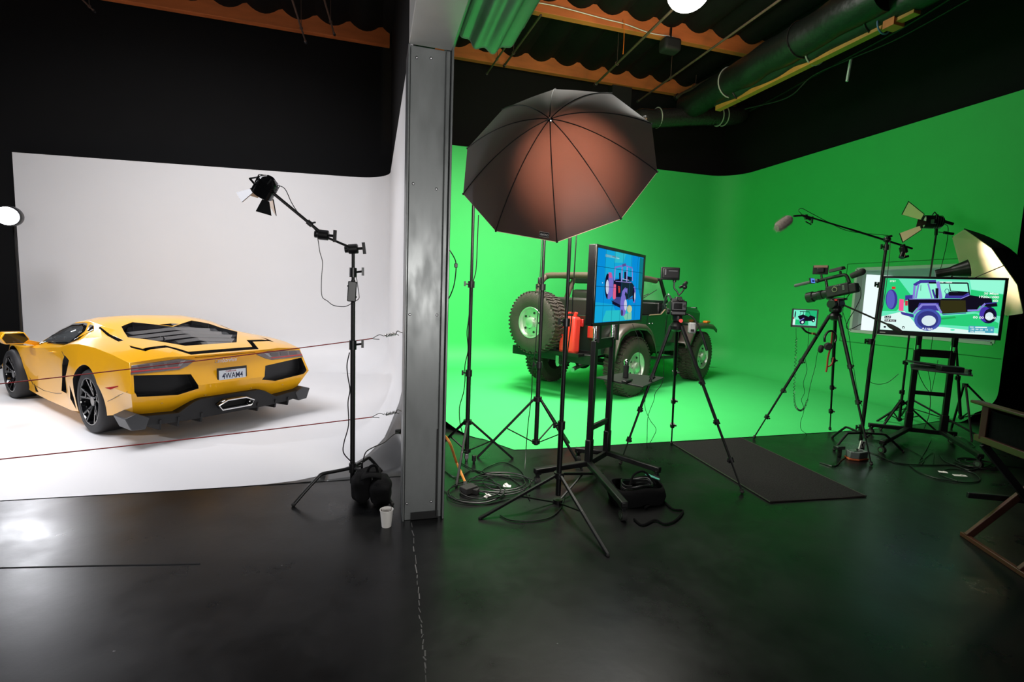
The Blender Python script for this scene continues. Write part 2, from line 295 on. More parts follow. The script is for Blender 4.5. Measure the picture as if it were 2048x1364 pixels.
# green cyclorama with the control room window
HG = 4.56; XR = 8.42
prof = profile(.5, (.8, 1.05, 1.6, 2.23, 3.2, HG)); IW = len(prof) - 5
plan = []
for y, n in ((5.4, 0), (6.5, 0), (8, 0), (9.6, 0)): plan.append((V((.6, y, 0)), V((1, 0, 0))))
for k in range(1, 8): a = PI / 2 * k / 8; n = V((math.cos(a), -math.sin(a), 0)); plan.append((V((1.2, 9.72, 0)) - n * .6, n))
for x in np.linspace(1.2, XR - .7, 9): plan.append((V((x, 10.32, 0)), V((0, -1, 0))))
for k in range(1, 8): a = PI / 2 * k / 8; n = -V((math.sin(a), math.cos(a), 0)); plan.append((V((XR - .7, 9.62, 0)) - n * .7, n))
WY0, WY1, WZ0, WZ1 = 4.72, 6.86, 1.12, 2.24
ys = [9.62, 8.6, WY1, WY0, 4.58]
for y in ys: plan.append((V((XR, y, 0)), V((-1, 0, 0))))
rows = [[V((p.x + n.x * d, p.y + n.y * d, z + .005)) for d, z in prof] for p, n in plan]
rows[-1] = [V((q.x, 4.95 - .37 * ease(k / 16), q.z)) for k, q in enumerate(rows[-1])]
for r in rows[-4:]: r[IW].z = WZ0; r[IW + 2].z = WZ1
rows[0] = [V((q.x, 5.05 + .55 * ease(k / 10), q.z)) for k, q in enumerate(rows[0])]
g = mb(); n = len(rows[0]); vs = [q for r in rows for q in r]; fs = []
for j in range(len(rows) - 1):
    for i in range(n - 1):
        if j == len(rows) - 3 and i in (IW, IW + 1): continue           # window opening
        fs.append((j * n + i, (j + 1) * n + i, (j + 1) * n + i + 1, j * n + i + 1))
g.add(vs, fs)
chain = [r[0] for r in rows]
fr = [V((7.9, 4.86, .005)), V((7.2, 4.74, .005)), V((5.95, 4.63, .005)), V((3.2, 4.615, .005)), V((1.78, 4.61, .005)), V((1.35, 4.64, .005)), V((1.2, 4.7, .005))]
fl_front = sorted(fr + [V((1.17, 5.05, .005))], key=lambda q: q.x); fl_back = sorted([q for q in chain if q.y > 9.1], key=lambda q: q.x)
xs_ = np.linspace(1.17, XR - .57, 30); g.grid([[V((x, at_x(fl_front, x).y, .0045)) for x in xs_], [V((x, at_x(fl_back, x).y + .01, .0045)) for x in xs_]])
gc = g.build('wall_green_cyclorama', 'green', recalc=False, ang=40); struct(gc, 'curved chroma green cyclorama wall and stage floor')
bmx = bmesh.new(); bmx.from_mesh(gc.data); bmesh.ops.recalc_face_normals(bmx, faces=bmx.faces)
if sum(f.normal.z * f.calc_area() for f in bmx.faces) < 0: bmesh.ops.reverse_faces(bmx, faces=bmx.faces)
bmx.to_mesh(gc.data); bmx.free()
# groove round the window panel and control room behind
s = mb(); gz0, gz1, gy0, gy1 = .92, 2.34, 4.6, 7.05; x = XR - .003
for a, b_ in (((gy1, gz0), (gy0, gz0)), ((gy1, gz0), (gy1, gz1)), ((gy1, gz1), (gy0, gz1))): s.bar((x, a[0], a[1]), (x, b_[0], b_[1]), .006, .008)
struct(s.build('trim_3', mat('groove_green', (.012, .2, .04), .8)), 'dark groove in the green wall round the window')
wf = mb()
for a, b_ in (((WY1, WZ0), (WY0, WZ0)), ((WY1, WZ1), (WY0, WZ1)), ((WY1, WZ0), (WY1, WZ1)), ((WY0, WZ0), (WY0, WZ1))): wf.bar((XR + .1, a[0], a[1]), (XR + .1, b_[0], b_[1]), .05, .22, up=(1, 0, 0))
w_ = struct(wf.build('window_1', 'cream', bevel=.004), 'control room window in the right green wall')
mb().box((XR + .12, (WY0 + WY1) / 2, (WZ0 + WZ1) / 2), (.008, WY1 - WY0, WZ1 - WZ0)).build('pane', mat('window_glass', (.8, .9, .88), .02, alpha=.16, coat=1), w_)
room = mb(); X1 = 12.4
room.face([(XR + .2, WY1 + .6, .4), (X1, WY1 + .6, .4), (X1, WY1 + .6, 2.9), (XR + .2, WY1 + .6, 2.9)]).face([(X1, WY1 + .6, .4), (X1, 4.75, .4), (X1, 4.75, 2.9), (X1, WY1 + .6, 2.9)]).face([(XR + .2, 4.75, .4), (X1, 4.75, .4), (X1, 4.75, 2.9), (XR + .2, 4.75, 2.9)])
room.face([(XR + .2, 4.75, .4), (X1, 4.75, .4), (X1, WY1 + .6, .4), (XR + .2, WY1 + .6, .4)]).face([(XR + .2, 4.75, 2.9), (X1, 4.75, 2.9), (X1, WY1 + .6, 2.9), (XR + .2, WY1 + .6, 2.9)])
struct(room.build('wall_control_room', mat('control_room_paint', (.30, .42, .40), .6), thick=.02), 'teal grey walls of the control room behind the window')
pb = mb().box((9.6, WY1 + .56, 1.55), (.9, .04, 1.3)); struct(pb.build('window_2', emis('daylight_blind', (.86, .93, 1), 1.35)), 'bright daylight window inside the control room')
point('control_room_fill', (10.6, 5.8, .75), 24, (.8, .95, 1), .15)  # added fill kept below the sill, brightens the room walls
# ---------------- pillar, header
pf = mb().box((.335, 3.41, 1.565), (.226, .2, 3.13)).box((.213, 3.41, 1.565), (.012, .24, 3.13)).box((.462, 3.37, 1.65), (.03, .10, 3.3)).box((.486, 3.42, 1.65), (.014, .28, 3.3)).box((.446, 3.297, 1.57), (.006, .03, 3.1))
pil = struct(pf.build('pillar', 'galv', bevel=.003), 'grey sheet steel pillar at the front of the partition')
for x, z in ((.238, .12), (.405, .12), (.24, 1.43), (.42, 1.43), (.25, 2.28), (.40, 2.26), (.26, 3.06), (.35, 3.07)):
    mb().sph((x, 3.308, z), .009, 8, (1, .5, 1)).build('screw', 'steel', pil)
mb().box((.36, 3.305, .028), (.19, .012, .05)).box((.442, 3.30, .33), (.012, .02, .62)).build('base_plate', 'black', pil)
struct(mb().box((.345, 1.6, 3.28), (.27, 3.4, .3)).build('trim_4', 'galvl', bevel=.004), 'pale boxed steel header running over the camera from the pillar')
# ---------------- ceiling
g = mb(); rows = []
xs = np.linspace(-10, 12, 36 * 8 + 1)
for y in (11, 10.7, 8.65, 8.4, 6.2, 4, 1.5, -1): rows.append([V((x, y, 6.83 - .17 * abs(math.sin(PI * (x - .13) / .61)) ** .8)) for x in xs])
g.grid(rows); struct(g.build('ceiling', 'ceil', recalc=False, thick=.02), 'black sagging roof blanket between timbers')
def beam(x0, x1, y, zb, n, lab):
    struct(mb().box(((x0 + x1) / 2, y, zb + .25), (x1 - x0, .13, .5)).build('trim_%d' % n, 'beam', bevel=.006), lab)
beam(-10, .3, 10.75, 6.46, 5, 'orange timber beam high on the back wall over the white stage')
beam(.5, 8.6, 10.75, 6.46, 6, 'orange timber beam high on the back wall over the green stage')
beam(.5, 8.7, 8.62, 6.46, 7, 'orange timber beam crossing the ceiling over the green stage')
beam(.5, 8.7, 6.5, 6.46, 8, 'orange timber beam nearest the camera')
def at_h(px, py, z): return G(px, py, z)
for i, (a, b_, z, r, lab) in enumerate((((1385, -20), (1190, 170), 6.1, .022, 'thin dark pipe under the ceiling passing the round lamp'), ((1590, -22), (1275, 203), 6.1, .02, 'dusty brown pipe under the ceiling between the round lamp and the duct'),
                               ((1062, 20), (972, 150), 6.0, .016, 'short thin pipe beside the corrugated reflector'), ((1082, 30), (1008, 132), 6.35, .02, 'short pipe under the ceiling above the umbrella'), ((1500, 118), (1352, 195), 6.4, .05, 'dark square rail under the ceiling beside the duct'),
                               ((575, -30), (612, 86), 6.0, .016, 'thin pipe under the ceiling over the white stage ending lower'), ((640, -30), (669, 70), 6.2, .016, 'thin pipe under the ceiling nearer the partition'), ((150, -15), (190, 24), 6.1, .014, 'short thin pipe at the far left of the ceiling'))):
    p, q = at_h(*a, z), at_h(*b_, z); d = (p - q).normalized()
    o = mb().cyl(p, q, r, n=10).build('ceiling_pipe', 'pipe'); tag(o, lab, 'pipe')
    e = mb().cyl(q - d * .0, q + d * .07, r * 1.5, n=10).build('end_cap', 'steel', o)
    h = q.lerp(p, .3); mb().cyl(h, h + V((0, 0, 6.8 - z)), .006, n=6).tube([h + V((r * 1.6 * math.cos(a2), 0, r * 1.6 * math.sin(a2))) for a2 in np.linspace(0, 2 * PI, 9)], .006, 5).build('hanger', 'pipe', o)
# ducts along the right wall
def duct(label, a, b_, z, r, mt='duct', bend=None):
    p, q = G(*a, z), G(*b_, z); pts = [p.lerp(q, t) + V((random.uniform(-.02, .02), 0, random.uniform(-.02, .02))) for t in np.linspace(0, 1, 14)]
    if bend: pts += bend
    n = len(pts); o = mb().tube(pts, r, 20, 3).build('air_duct', mt); tag(o, label, 'duct', None)
    return o, pts
def tie(o, p, d, r, mt='foil'):
    x, y, d = frame_of(d); mb().tube([p + x * math.cos(a) * r + y * math.sin(a) * r for a in np.linspace(0, 2 * PI, 25)[:-1]], .012, 6, closed=True).build('tie_strap', mt, o)
o, pp = duct('thick black wrapped air duct nearest the round lamp', (1775, -22), (1375, 214), 5.75, .27); sv = mat('pale_strap', (.35, .36, .33), .5)
for k in (4, 9): tie(o, pp[k], pp[k + 1] - pp[k], .28, sv if k == 9 else 'foil')
o, pp = duct('second black air duct beside the yellow timber', (1900, -45), (1440, 200), 5.6, .2)
for k in (3, 6, 11): tie(o, pp[k], pp[k + 1] - pp[k], .21, sv if k == 6 else 'foil')
a, b_ = D(1292, 236, 9.6), D(1470, 232, 9.6)
o = mb().tube([a + V((0, .5, -.1)), a + V((-.1, .1, 0)), a + V((.15, 0, 0)), a.lerp(b_, .4), a.lerp(b_, .75), b_, b_ + V((.22, .1, .12)), b_ + V((.4, .3, .3))], .19, 18, 6).build('air_duct', 'foil'); tag(o, 'black shiny taped duct elbow across the back above the green wall', 'duct')
for t in (.12, .8, .86): tie(o, a.lerp(b_, t), b_ - a, .2, sv)
# timber rail lit yellow next to the ducts
p, q = G(1836, 14, 5.45), G(1436, 214, 5.45)
o = mb().bar(p, q, .13, .16).build('timber_rail', 'beamy', bevel=.006); tag(o, 'long yellow orange timber rail beside the black ducts', 'timber')
m_ = p.lerp(q, .115); tie(o, m_, q - p, .13, mat('blue_tape', (.08, .16, .35), .5))
mb().bar(p.lerp(q, .06) + V((0, 0, -.02)), p.lerp(q, .1) + V((0, 0, -.02)), .2, .2).build('end_block', 'beam', o)
# slack cables and a white tag right of the rail
cable('ceiling_cable', [G(1990, -30, 5.6), G(1800, 75, 5.5), G(1700, 118, 5.45), G(1625, 152, 5.4), G(1575, 195, 5.2), G(1490, 218, 5.3)], .012, 'black', 'thin black cable drooping beside the yellow timber rail')
cable('ceiling_cable', [G(1930, -20, 5.8), G(1790, 65, 5.7), G(1650, 140, 5.7), G(1560, 190, 5.7), G(1500, 222, 5.7)], .02, 'black', 'dark conduit running to the duct elbow')
p = G(1700, 118, 5.45); o = mb().box(p + V((0, 0, -.17)), (.03, .03, .34), Matrix.Rotation(.1, 3, 'Y')).build('hanging_tag', 'white', bevel=.003); tag(o, 'small white strip hanging from the ceiling cable', 'tag')
# corrugated reflectors beside the header
def corrug(name, label, prof_pts, y0, y1, amp, waves):
    pts = smooth_path(prof_pts, 12); g = mb(); rows = []
    for y in (y0, y0 + .02, (y0 + y1) / 2, y1):
        row = []
        for i, p in enumerate(pts):
            t = pts[min(i + 1, len(pts) - 1)] - pts[max(i - 1, 0)]; n = V((-t.z, 0, t.x)).normalized(); row.append(V((p.x, y, p.z)) + n * amp * math.sin(2 * PI * waves * i / (len(pts) - 1)))
        rows.append(row)
    o = g.grid(rows).build(name, 'corr', recalc=False, thick=.006, ang=60); return tag(o, label, 'reflector')
zb = 3.85
def cz(px, py): return G(px, py, zb)
yc = cz(990, 100).y; k = yc / ray(990, 100)[1]
def pj(px, py): d = ray(px, py); return V((d[0] * yc / d[1], yc, CAM_H + d[2] * yc / d[1]))
corrug('corrugated_reflector', 'curved corrugated metal reflector glowing green beside the header', [pj(912, 40), pj(930, 75), pj(960, 95), pj(995, 101), pj(1030, 80), pj(1050, 40), pj(1062, 10), pj(1066, -30)], yc, .8, .022, 7)
corrug('corrugated_reflector', 'narrow green lit corrugated strip against the header', [pj(932, 10), pj(914, 70), pj(905, 98), pj(897, 97), pj(896, 40)], yc * 1.0, .8, .012, 3)
# round high bay lamp
p = G(1377, -16, 5.9); lp = thing('high_bay_lamp', 'round glowing white lamp hanging from the dark ceiling', 'lamp', p)
mb().sph(p, .29, 24, (1, 1, .82)).build('globe', emis('lamp_globe', (1, .98, .93), 9), lp); mb().lathe(p + V((0, 0, .12)), (0, 0, 1), [(.27, 0), (.17, .14), (.07, .2), (.07, .3), (0, .3)], 24).build('housing', 'black', lp); mb().cyl(p + V((0, 0, .4)), p + V((0, 0, 1.0)), .008).build('cord', 'black', lp)
point('high_bay_lamp_light', p + V((0, 0, -.45)), 55, (1, .97, .9), .2)
# speaker under the beam
p = D(1340, 92, 8.5); sp = thing('ceiling_speaker', 'small rounded black speaker hanging under the orange ceiling beam', 'speaker', p)
mb().box(p, (.36, .26, .24)).build('body', 'blackm', sp, bevel=.06, seg=4); mb().bar(p + V((0, 0, .1)), p + V((0, 0, .32)), .03).build('bracket', 'black', sp)
cable('ceiling_cable', [D(1062, 3, 8.5), D(1120, 14, 8.5), D(1210, 38, 8.5), D(1250, 48, 8.5), D(1300, 66, 8.5), D(1345, 74, 8.5), D(1347, 84, 8.5)], .008, 'white', 'thin white cable stapled along the orange beam to the speaker')
cable('ceiling_cable', [D(1248, 40, 8.5), D(1248, 75, 8.45), D(1246, 108, 8.3)], .007, 'orange', 'short orange lead hanging down to the pipe')
# star bright spot lamp at the far left
p = D(18, 432, 9.2); lp = thing('stage_spotlight', 'bright glaring spotlight at the far left edge beside the white wall', 'spotlight', p)
mb().lathe(p + V((0, .0, 0)), (-.35, 1, .1), [(.14, -.1), (.15, -.08), (.15, .1), (.1, .2), (.04, .26), (0, .26)], 24).build('housing', 'black', lp)
mb().lathe(p, (-.35, 1, .1), [(0, -.108), (.13, -.108)], 24).build('lens', emis('spot_lens', (.93, .93, 1), 30), lp)
mb().cyl(p + V((0, .1, -.12)), V((p.x, p.y + .1, .02)), .018).build('stand_pole', 'black', lp)
for a in (0, 2.1, 4.2): mb().cyl(V((p.x, p.y + .1, .5)), V((p.x + .5 * math.cos(a), p.y + .1 + .5 * math.sin(a), .015)), .012).build('leg', 'black', lp)
spot('stage_spotlight_beam', p + V((.06, -.16, 0)), (-2.4, 4.2, .4), 210, (.93, .94, 1), 95, .8, .3)
# faint pilaster on the back wall
struct(mb().box((5.55, 10.9, 3.6), (.5, .3, 7)).build('trim_9', 'blackm'), 'dark pilaster on the black back wall above the green stage')
# ================================================================== yellow sports car
CS = .94
CAR = thing('sports_car', 'low wedge shaped yellow sports car seen from behind on the white stage', 'car', (-2.106, 6.523, 0), R(132.57))
def cl(u, v, w): return V((u * CS, v * CS, w * CS))       # car frame: u ahead, v left, w up
ST = [
 # u offsets per point in the rear cap: bottom, lower edge, widest, shoulder, deck ...
 [(-.90, 0, .30), (-.90, .55, .30), (-.86, .90, .30), (-1.06, .985, .585), (-.93, .94, .875), (-.96, .62, .905), (-.98, .4, .90), (-.99, .2, .90), (-.99, 0, .90)],
 [(-.62, 0, .2), (-.62, .55, .2), (-.60, .95, .30), (-.60, 1.0, .60), (-.60, .965, .93), (-.72, .66, .965), (-.72, .45, .955), (-.72, .2, .955), (-.72, 0, .955)],
 [(-.2, 0, .16), (-.2, .55, .16), (-.2, .97, .22), (-.2, 1.015, .60), (-.2, .975, .965), (-.25, .72, 1.01), (-.25, .52, 1.025), (-.25, .25, 1.03), (-.25, 0, 1.03)],
 [(.25, 0, .14), (.25, .55, .14), (.25, .97, .2), (.25, 1.015, .58), (.25, .97, .965), (.25, .76, 1.03), (.25, .58, 1.085), (.25, .3, 1.105), (.25, 0, 1.105)],
 [(.62, 0, .13), (.62, .55, .13), (.62, .95, .15), (.62, .985, .52), (.62, .95, .93), (.62, .82, .985), (.64, .64, 1.14), (.64, .34, 1.185), (.64, 0, 1.19)],
 [(.95, 0, .13), (.95, .55, .13), (.95, .93, .14), (.95, .93, .48), (.95, .93, .865), (.95, .84, .915), (.95, .64, 1.165), (.95, .38, 1.215), (.95, 0, 1.225)],
 [(1.5, 0, .13), (1.5, .55, .13), (1.5, .92, .14), (1.5, .90, .44), (1.5, .925, .81), (1.5, .85, .85), (1.45, .62, 1.12), (1.45, .38, 1.18), (1.45, 0, 1.20)],
 [(1.95, 0, .13), (1.95, .55, .13), (1.95, .90, .14), (1.95, .88, .42), (1.95, .92, .765), (1.95, .84, .80), (1.88, .62, 1.015), (1.88, .4, 1.06), (1.88, 0, 1.08)],
 [(2.4, 0, .13), (2.4, .55, .13), (2.4, .88, .15), (2.4, .93, .44), (2.4, .94, .745), (2.4, .78, .755), (2.35, .62, .88), (2.35, .4, .91), (2.35, 0, .93)],
 [(2.85, 0, .13), (2.85, .55, .13), (2.85, .9, .17), (2.85, .97, .44), (2.85, .93, .735), (2.85, .72, .71), (2.85, .5, .73), (2.85, .3, .74), (2.85, 0, .76)],
 [(3.35, 0, .13), (3.35, .55, .13), (3.35, .88, .16), (3.35, .92, .38), (3.35, .84, .58), (3.35, .6, .58), (3.35, .4, .57), (3.35, .2, .57), (3.35, 0, .58)],
 [(3.68, 0, .15), (3.66, .5, .15), (3.6, .72, .17), (3.58, .76, .28), (3.55, .66, .38), (3.6, .45, .4), (3.63, .3, .41), (3.64, .15, .41), (3.64, 0, .41)]]
def full(st): return [cl(*p) for p in st] + [cl(u, -v, w) for u, v, w in st[-2:0:-1]]
g = mb(); rows = [full(s_) for s_ in ST]; g.grid(rows, closed=True)
for r, k in ((rows[0], 0), (rows[-1], 1)):
    L = len(r); ids = [g.v.index(q) for q in r] if False else list(range((0 if k == 0 else (len(rows) - 1) * L), (L if k == 0 else len(rows) * L)))
    h = L // 2
    for i in range(h): a, b_, c, d = ids[i], ids[i + 1], ids[L - i - 1], ids[(L - i) % L]; g.f.append([a, b_, c] if i == 0 else ([a, b_, d] if i == h - 1 and False else [a, b_, c, d])); g.m.append(0)
body = g.build('body', ['yellow', 'cdark'], CAR, world=False, ang=18)
bmx = bmesh.new(); bmx.from_mesh(body.data); bmesh.ops.triangulate(bmx, faces=bmx.faces); bmx.to_mesh(body.data)
from mathutils.bvhtree import BVHTree
tree = BVHTree.FromBMesh(bmx); bmx.free()
bpy.context.view_layer.update()
def cutter(b_): o = b_.build('cutter', 'cdark', None, world=False); o.matrix_world = CAR.matrix_basis.copy(); o.parent = None; o.location = CAR.location; o.rotation_euler = CAR.rotation_euler; return o
cs = []
for s_ in (1, -1):
    for u, r in ((0, .405), (2.70, .385)):
        cs.append(cutter(mb().cyl(cl(u, s_ * .62, .355 if u == 0 else .345), cl(u, s_ * 1.2, .355 if u == 0 else .345), r * CS, n=48)))
    # rear grille openings
    poly = [(.93, .755), (.42, .705), (.36, .545), (.55, .50), (.925, .545), (.955, .60)]
    cs.append(cutter(mb().prism([cl(-1.3, s_ * v, w) for v, w in poly], cl(.40, 0, 0))))
    # side air intake
    cs.append(cutter(mb().prism([cl(u, s_ * .88, w) for u, w in ((.74, .79), (.55, .75), (.78, .33), (1.0, .33), (.88, .66))], cl(0, s_ * .3, 0))))
    # sill scoop ahead of the rear wheel and behind the front wheel
    cs.append(cutter(mb().prism([cl(u, s_ * .88, w) for u, w in ((.53, .47), (.60, .30), (.44, .19), (.46, .33))], cl(0, s_ * .3, 0))))
    cs.append(cutter(mb().prism([cl(u, s_ * .82, w) for u, w in ((2.16, .27), (1.93, .18), (2.06, .17))], cl(0, s_ * .3, 0))))
# cabin, cut through from side to side below the roof
cs.append(cutter(mb().prism([cl(u, -1.1, w) for u, w in ((.92, .925), (.84, .97), (.82, 1.05), (1.0, 1.10), (1.45, 1.075), (1.85, .985), (2.12, .90), (2.22, .80), (1.6, .865))], cl(0, 2.2, 0))))
# engine bay under the louvres
EB = [(.30, 0), (.56, .34), (.44, .50), (-.05, .62), (-.62, .29)]; EBf = EB + [(u, -v) for u, v in EB[:0:-1]]
cs.append(cutter(mb().prism([cl(u, v, .86) for u, v in EBf], cl(0, 0, .5))))
# slot between deck and tail
SL = [(-.50, .76), (-.72, .72), (-.64, .48), (-.94, .38), (-.94, 0)]
for i in range(len(SL) - 1):
    for s_ in (1, -1):
        (u0, v0), (u1, v1) = SL[i], SL[i + 1]; e = .02 if v1 > 0 else 0
        cs.append(cutter(mb().prism([cl(u0, s_ * v0, .895), cl(u1, s_ * v1, .895), cl(u1 + .10, s_ * (v1 - e), .895), cl(u0 + .10, s_ * (v0 - e), .895)], cl(0, 0, .2))))
# flank slash on each rear quarter
for s_ in (1, -1):
    cs.append(cutter(mb().prism([cl(u, s_ * v, .99) for u, v in ((.60, .66), (-.16, .70), (-.15, .745), (.56, .68))], cl(0, 0, .3))))
cut(body, cs)
# paint everything the cutters opened black
bmx = bmesh.new(); bmx.from_mesh(body.data)
for f in bmx.faces:
    c = f.calc_center_median(); hit = tree.find_nearest(c); f.material_index = 0 if hit[3] is not None and hit[3] < .004 and abs(hit[1].dot(f.normal)) > .8 else 1
for e in bmx.edges: e.smooth = not (len(e.link_faces) == 2 and (e.calc_face_angle(0) > R(20) or e.link_faces[0].material_index != e.link_faces[1].material_index))
bmx.to_mesh(body.data); bmx.free()
q = body.modifiers.new('bevel', 'BEVEL'); q.width = .006; q.segments = 2; q.limit_method = 'ANGLE'; q.angle_limit = R(28)
def onbody(o, d):                                  # nearest skin point from o along d, car frame
    hit = tree.ray_cast(o, V(d).normalized()); return hit[0], hit[1]
def panel(name, poly, d, mt, off=.003, th=.012, parent=None, start=None, bevel=0):
    """polygon thrown onto the body along d, floated off its skin"""
    pts = []
    for p in poly:
        h_, n_ = onbody(p, d); pts.append((h_ if h_ is not None else p) - V(d).normalized() * off)
    return mb().prism(pts, V(d).normalized() * th).build(name, mt, parent or CAR, world=False, bevel=bevel)
# tail lamps with their bars, grille meshes, number plate, exhaust, diffuser
for s_ in (1, -1):
    tl = panel('tail_lamp', [cl(-1.6, s_ * v, w) for v, w in ((.93, .85), (.50, .875), (.34, .845), (.44, .79), (.52, .765), (.955, .765))], (1, 0, 0), 'lens', .006, .03, bevel=.004)
    panel('red_strip', [cl(-1.6, s_ * v, w) for v, w in ((.95, .785), (.52, .785), (.50, .795), (.94, .80))], (1, 0, 0), 'redlens', .009, .01, tl)
    for k in range(3): panel('lamp_cell', [cl(-1.6, s_ * (.88 - k * .13 + a), w) for a, w in ((0, .845), (-.10, .85), (-.105, .808), (0, .806))], (1, 0, 0), mat('lamp_cell', (.09, .07, .075), .2, coat=1), .009, .01, tl)
    panel('lamp_cell', [cl(-1.6, s_ * v, w) for v, w in ((.49, .85), (.44, .855), (.50, .80), (.53, .80))], (1, 0, 0), 'steel', .009, .01, tl)
    gm = mb()
    for w in np.arange(.525, .76, .022): gm.bar(cl(-.85, s_ * .93, w), cl(-.86, s_ * .38, w), .004)
    for v in np.arange(.40, .93, .04): gm.bar(cl(-.85, s_ * v, .51), cl(-.85, s_ * v, .76), .004)
    gm.build('grille_mesh', 'cdark', CAR, world=False)
    mb().prism([cl(-.83, s_ * v, w) for v, w in ((.955, .77), (.36, .77), (.34, .48), (.955, .48))], cl(.01, 0, 0)).build('grille_backing', 'blackm', CAR, world=False)
    # parking sensors
    for v, w in ((.68, .43), (.26, .45)):
        h_, n_ = onbody(cl(-1.6, s_ * v, w), (1, 0, 0))
        if h_ is not None: mb().cyl(h_ - V((.003, 0, 0)), h_ + V((.01, 0, 0)), .011, n=12).build('parking_sensor', mat('sensor_yellow', (.55, .28, .01), .4), CAR, world=False)
# lower bumper apron: yellow lip over a black diffuser
def tri_band(name, a, b_, mt, th): return mb().grid([[cl(*p) for p in a], [cl(*p) for p in b_]]).build(name, mt, CAR, world=False, thick=th)
DI = [(1.0, .30), (.95, .345), (.55, .305), (.40, .40), (.33, .425), (-.33, .425), (-.40, .40), (-.55, .305), (-.95, .345), (-1.0, .30)]
dg_ = mb().prism([cl(-1.03 + .03 * abs(v), v, w) for v, w in DI] + [cl(-1.03 + .03 * abs(v), v, w) for v, w in ((-.93, .245), (-.70, .22), (-.45, .21), (.45, .21), (.70, .22), (.93, .245))], cl(.30, 0, 0))
dg_.build('diffuser', 'blackm', CAR, world=False, bevel=.006)
for s_ in (1, -1):
    mb().prism([cl(-1.02, s_ * v, w) for v, w in ((1.03, .34), (.93, .375), (.82, .31), (.86, .20), (.98, .21))], cl(.28, 0, 0)).build('diffuser_corner', 'carbon', CAR, world=False, bevel=.008)
    for v in (.32, .55, .72): mb().prism([cl(u, s_ * v, w) for u, w in ((-1.03, .27), (-.7, .30), (-.7, .15), (-1.0, .165))], cl(0, .018, 0)).build('diffuser_fin', 'blackm', CAR, world=False)
ex = [(.155, .285), (.19, .34), (.10, .385), (-.10, .385), (-.19, .34), (-.155, .285)]
mb().tube([cl(-1.13, v * 1.05, w) for v, w in ex], .008, 8, closed=True).build('exhaust_rim', 'chrome', CAR, world=False)
g = mb(); o_ = [cl(-1.13, v * 1.04, w) for v, w in ex]; i_ = [cl(-.9, v * .9, w) for v, w in ex]; g.grid([o_, i_], closed=True); g.face(i_); g.build('exhaust_pipe', 'gloss', CAR, world=False, thick=.006)
nx = onbody(cl(-1.6, .0, .66), (1, 0, 0))[0].x
pl = mb().box((nx - .012, .0, .655 * CS), (.014, .31 * 1.02, .165)).build('number_plate', 'cdark', CAR, world=False, bevel=.004)
mb().box((nx - .020, 0, .655 * CS - .002), (.004, .285, .118)).build('plate_face', mat('plate_white', (.72, .76, .82), .35), pl, world=False)
navy = mat('plate_navy', (.015, .02, .06), .4)
def ctext(nm, s_, y, z, size, mt, par, width=None, bold=True, x=None, it=0):
    fr_ = CAR.matrix_basis; return text(nm, s_, (x if x is not None else nx - .0225, y, z), (0, -1, 0), (0, 0, 1), size, mt, par, width, bold, .0006, it)
def _nw(par):
    if '_w' in par: pass
_w_save = CAR['_w']; 
def local_text(*a, **k):
    o = ctext(*a, **k); return o
_idn = [1.0, 0, 0, 0, 0, 1.0, 0, 0, 0, 0, 1.0, 0, 0, 0, 0, 1.0]
pl['_w'] = _idn
local_text('plate_number', '4WAM4', 0, .655 * CS - .008, .085, navy, pl, .22)
local_text('plate_state', 'California', .02, .655 * CS + .044, .028, mat('plate_red', (.35, .03, .05), .4), pl, .11, it=.3)
local_text('frame_lettering', 'ASSET MANAGEMENT', 0, .655 * CS - .070, .018, mat('plate_gold', (.6, .5, .25), .4), pl, .24)
_t = onbody(cl(-1.6, .02, .81), (1, 0, 0))[0]
_n = mb().box((_t.x - .002, -.0, .775 * CS), (.01, .05, .03)).build('tail_button', 'cdark', CAR, world=False); CAR2 = _n; _n['_w'] = _idn
local_text('script_badge', 'Lamborghini', .03, .815 * CS, .07, 'chrome', _n, .24, False, x=onbody(cl(-1.6, .03, .815), (1, 0, 0))[0].x - .008, it=.5)
for s_ in (1,):
    panel('deck_seam', [cl(-1.6, v, w) for v, w in ((.34, .868), (-.34, .868), (-.34, .873), (.34, .873))], (1, 0, 0), 'cdark', .001, .006)
# engine louvres
def deck(u): return float(np.interp(u, [-.72, -.25, .25, .64, .95], [.955, 1.03, 1.105, 1.19, 1.225]))
mb().prism([cl(u * .99, v * .99, .90) for u, v in EBf], cl(0, 0, .01)).build('engine_cover_base', 'blackm', CAR, world=False)
def ebw(u): return float(np.interp(u, [-.62, -.05, .44, .56], [.29, .62, .50, .36]))
for k in range(6):
    uf = .50 - k * .19; ub = uf - .17; rows_ = []
    for t in np.linspace(-1, 1, 13):
        vf, vb = t * ebw(uf) * .97, t * ebw(ub) * .97; dn = .14 * max(0, 1 - abs(t) * 1.4) if k == 0 else .03 * (1 - abs(t))
        rows_.append([cl(uf - dn, vf, deck(uf) - .012 - .045 * abs(t)), cl(ub - dn * .5, vb, deck(ub) - .075 - .045 * abs(t))])
    mb().grid(rows_).build('engine_louvre', 'gloss', CAR, world=False, thick=.012)
mb().bar(cl(.05, .45, .965), cl(-.15, -.42, .96), .02).build('engine_brace', 'chrome', CAR, world=False)
for k in range(4): mb().cyl(cl(.25 - k * .12, .28, .98), cl(.25 - k * .12, .28, 1.03), .012, n=10).build('engine_bolt', 'chrome', CAR, world=False)
